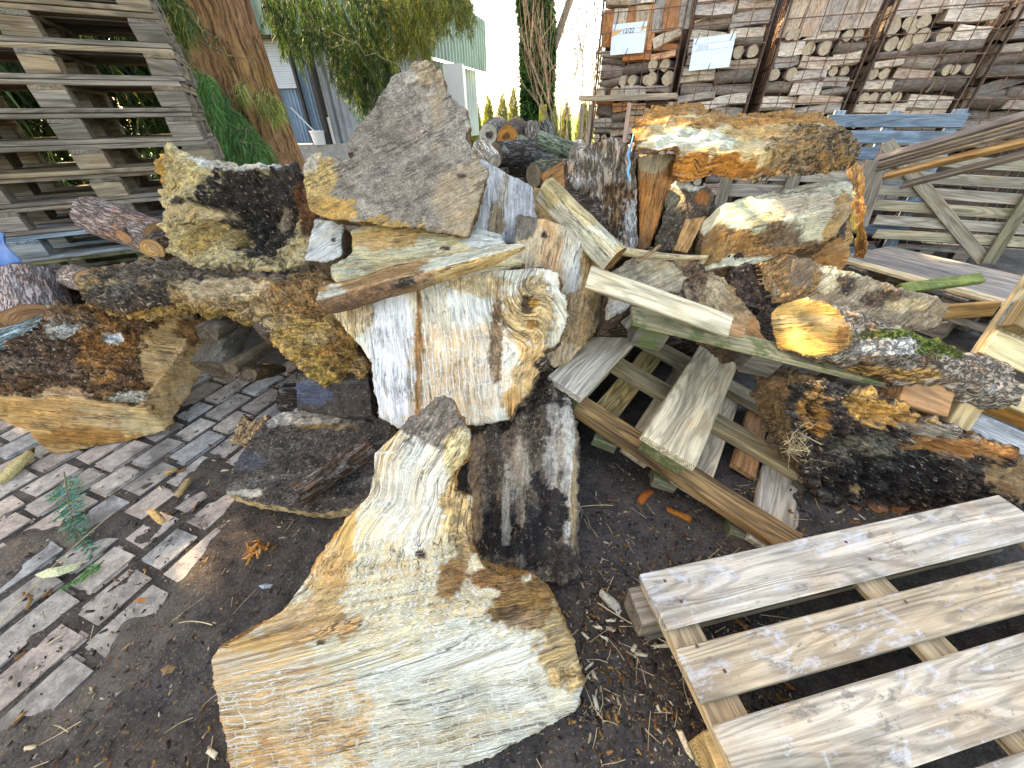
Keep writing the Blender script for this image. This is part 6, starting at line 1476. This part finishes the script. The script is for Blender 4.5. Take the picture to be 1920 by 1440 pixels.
def single_chip(pos, size, el, col, lab, group=None, seed=0, name='wood_chip', flat=.25):
    V, Q = chips(np.array([[0, 0, size * flat * .8]]), np.array([size]), np.array([el]), seed, flat)
    me = np_mesh(name, V, Q, False)
    bm = bmesh.new(); bm.from_mesh(me); bmesh.ops.subdivide_edges(bm, edges=bm.edges, cuts=1, use_grid_fill=True)
    rr = random.Random(seed)
    for v in bm.verts: v.co += Vector((rr.uniform(-1, 1), rr.uniform(-1, 1), rr.uniform(-.4, .4))) * size * .13
    bm.to_mesh(me); bm.free()
    set_attr(me, 'Col', np.tile(hexc(col), (len(me.vertices), 1)))
    o = new_obj(name, me, MAT['chip'], None, pos)
    if lab: tag(o, lab, 'wood chip', group)
    return o
rr = random.Random(5)
P_ = ground_pts(100, 75, REG[:6])
for i, p in enumerate(P_):
    pale = rr.random() < .4
    c = rr.choice(['#d8c09a', '#e2d3b4', '#cdbb98']) if pale else rr.choice(['#9a6c38', '#8a5a30', '#7a5838', '#a87c48', '#5c4634'])
    u_, v_ = project(p[None]); left = u_[0] < 720
    single_chip(p, rr.uniform(.006, .014), rr.uniform(1.2, 3.0), c, ('pale ' if pale else 'brown ') + ('wood chip lying by the pavers and front slab' if left else 'wood chip lying between the slab and the pallets'), 'larger wood chips on the ground', 300 + i)
for i, (u, v, s_, c, lab) in enumerate(((345, 915, .03, '#a58a60', 'tan bark chip lying on the grey pavers'), (297, 972, .022, '#e0b070', 'bright yellow wood chip lying on the pavers'), (1145, 1130, .035, '#cfc4ac', 'large pale bark flake near the leaning bark log'), (1240, 830, .04, '#4c4034', 'dark bark flake under the broken pallet'), (1210, 930, .03, '#b8642c', 'rusty orange wood splinter under the broken pallet'), (1270, 965, .028, '#b9702c', 'orange wood splinter near the corner of the flat pallet'), (30, 880, .05, '#c9b47c', 'yellowish wood lump at the foot of the sawn block'), (320, 885, .02, '#b59050', 'ochre chip beside the grey pavers'))):
    p = PZ(u, v, .012); single_chip(p, s_, 1.7, c, lab, None, 500 + i)
cl = empty('rotten_wood_crumbs', PZ(485, 1035, .01)); tag(cl, 'little heap of orange rotten wood splinters beside the flared slab', 'wood splinters')
for i in range(22):
    o = single_chip((rr.gauss(0, .028), rr.gauss(0, .016), rr.uniform(0, .014)), rr.uniform(.006, .011), rr.uniform(2, 4), rr.choice(['#b9742c', '#a8642a', '#c98a44', '#7a4c24', '#d8a060']), None, None, 540 + i, 'splinter', .35); o.parent = cl
# twigs on the ground
tp_ = []
P_ = ground_pts(150, 77, REG)
for p in P_:
    a = rr.uniform(0, 6.28); L = rr.uniform(.02, .09); p = p + np.array([0, 0, .004]); d = np.array([math.cos(a), math.sin(a), rr.uniform(-.03, .05)]) * L
    tp_.append((np.array([p, p + d * .5 + np.array([rr.gauss(0, .1), rr.gauss(0, .1), 0]) * L * .4, p + d]), [.0012, .001, .0006]))
V, Q = tubes(tp_, 4); MAT['straw'] = simple('dry_straw', (.42, .32, .18), .8, .2, 20, .3)
tag(new_obj('straw', np_mesh('straw', V, Q), MAT['straw']), 'dry straws and thin twigs littering the ground', None, None, 'stuff')
for i, (pts, lab) in enumerate((([(0, 1170), (90, 1060), (215, 960)], 'long dry stalk lying across the soil by the cypress sprig'), ([(700, 1340 - 180), (330, 1150), (392, 1165)], 'short twig pointing at the flared slab'), ([(1120, 1130), (1165, 1160), (1250, 1205)], 'thin pale root curling by the flat pallet corner'), ([(1085, 950), (1130, 945), (1150, 948)], 'straight straw lying under the broken pallet'))):
    if i == 1: pts = [(335, 1288 - 120), (365, 1160), (398, 1172)]
    q_ = np.array([PZ(u, v, .022) for u, v in pts]); t = np.linspace(0, 1, 9)[:, None]; c_ = q_[0] * (1 - t) ** 2 + 2 * q_[1] * t * (1 - t) + q_[2] * t * t
    V, Q = tubes([(c_, [.0018] * 9)], 5); tag(new_obj('stalk', np_mesh('stalk', V, Q), MAT['straw']), lab, 'stalk')
# dry brush beside the rotten log
bp = []
for i in range(16):
    a = PY(rr.uniform(1478, 1500), rr.uniform(810, 850), 1.0); b = PY(rr.uniform(1470, 1545), rr.uniform(790, 880), .96); bp.append((curve(a, b, rr.uniform(-.02, .02), 7, np.random.default_rng(i)) * 1.0, np.linspace(.0018, .0008, 7)))
V, Q = tubes(bp, 4); tag(new_obj('dry_twigs', np_mesh('dry_twigs', V, Q), MAT['straw']), 'tangle of dry twigs between the broken pallet and the rotten log', 'twigs')
# cypress sprig
def sprig(name, label, stem_px, width, cols, seed, nb=26):
    r = np.random.default_rng(seed); S = np.array([PZ(u, v, .02) for u, v in stem_px]); root = empty(name, S[0]); tag(root, label, 'sprig')
    t = np.linspace(0, 1, 24); i = np.minimum((t * (len(S) - 1)).astype(int), len(S) - 2); f = (t * (len(S) - 1) - i)[:, None]; st = S[i] * (1 - f) + S[i + 1] * f
    V, Q = tubes([(st - S[0], np.linspace(.003, .001, 24))], 5); new_obj('stem', np_mesh('stem', V, Q), MAT['cordwood'], root)
    ax = unit(S[-1] - S[0]); sd2 = np.cross(ax, [0, 0, 1]); P0, D, L = [], [], []
    for k in range(nb):
        t_ = .12 + .86 * k / nb; p = st[int(t_ * 23)]; sg = 1 if k % 2 else -1; bl_ = width * (1 - .65 * t_) * r.uniform(.6, 1.1); bd = unit(ax * .75 + sd2 * sg * r.uniform(.6, 1.1) + np.array([0, 0, r.uniform(-.02, .2)]))
        for j in range(13):
            q_ = p + bd * bl_ * j / 13; P0.append(q_); D.append(unit(bd + np.cross(bd, [0, 0, 1]) * (1 if j % 2 else -1) * r.uniform(.5, 1.0) + r.normal(size=3) * .12)); L.append(bl_ * .30 * (1 - .4 * j / 13))
    V, Q, per = ribbons(np.array(P0), np.array(D), np.array(L), np.full(len(P0), .0085), .05, 2, seed)
    leaf_obj('leaves', V, Q, per, cols, root, seed, org=S[0]); return root
sprig('cypress_sprig', 'blue green cypress sprig lying on the pavers', [(120, 885), (128, 940), (140, 990), (178, 1045)], .085, ['#4f9a96', '#5fb0aa', '#3f7f74', '#4c8a5a', '#6a8a50'], 81, 46)
sprig('cypress_sprig', 'smaller bright green cypress sprig tip on dark soil', [(195, 1050), (160, 1080), (110, 1108)], .035, ['#4f9a4a', '#5fae58', '#3f7f44'], 82, 20)
# dry leaves
def leaf_thing(label, pts, col, seed):
    q_ = np.array([PZ(u, v, .025 + .006 * (i % 3)) for i, (u, v) in enumerate(pts)]); c_ = q_.mean(0)
    bm = bmesh.new(); vs = [bm.verts.new(p - c_) for p in q_]; cv = bm.verts.new((0, 0, .008))
    for i in range(len(vs)): bm.faces.new((vs[i], vs[(i + 1) % len(vs)], cv))
    o = bm_obj('dry_leaf', bm, MAT['chip'], None, c_); set_attr(o.data, 'Col', np.tile(hexc(col), (len(o.data.vertices), 1)))
    md = o.modifiers.new('s', 'SOLIDIFY'); md.thickness = .0012
    return tag(o, label, 'leaf')
leaf_thing('pale green dry leaf below the cypress sprig', [(64, 1078), (90, 1066), (125, 1060), (152, 1053), (140, 1068), (110, 1080), (80, 1084)], '#cfd0a0', 1)
leaf_thing('small orange leaf lying on the soil by the pavers', [(250, 1126), (262, 1120), (276, 1122), (270, 1128), (258, 1129)], '#c0743c', 2)
leaf_thing('small grey leaf on the soil beside the flared slab', [(484, 1098), (498, 1094), (512, 1096), (506, 1103), (492, 1104)], '#9aa0a4', 3)
leaf_thing('brown dry leaf on dark soil left of the slab', [(300, 1255), (316, 1246), (330, 1250), (322, 1262), (308, 1265)], '#8a6c48', 4)
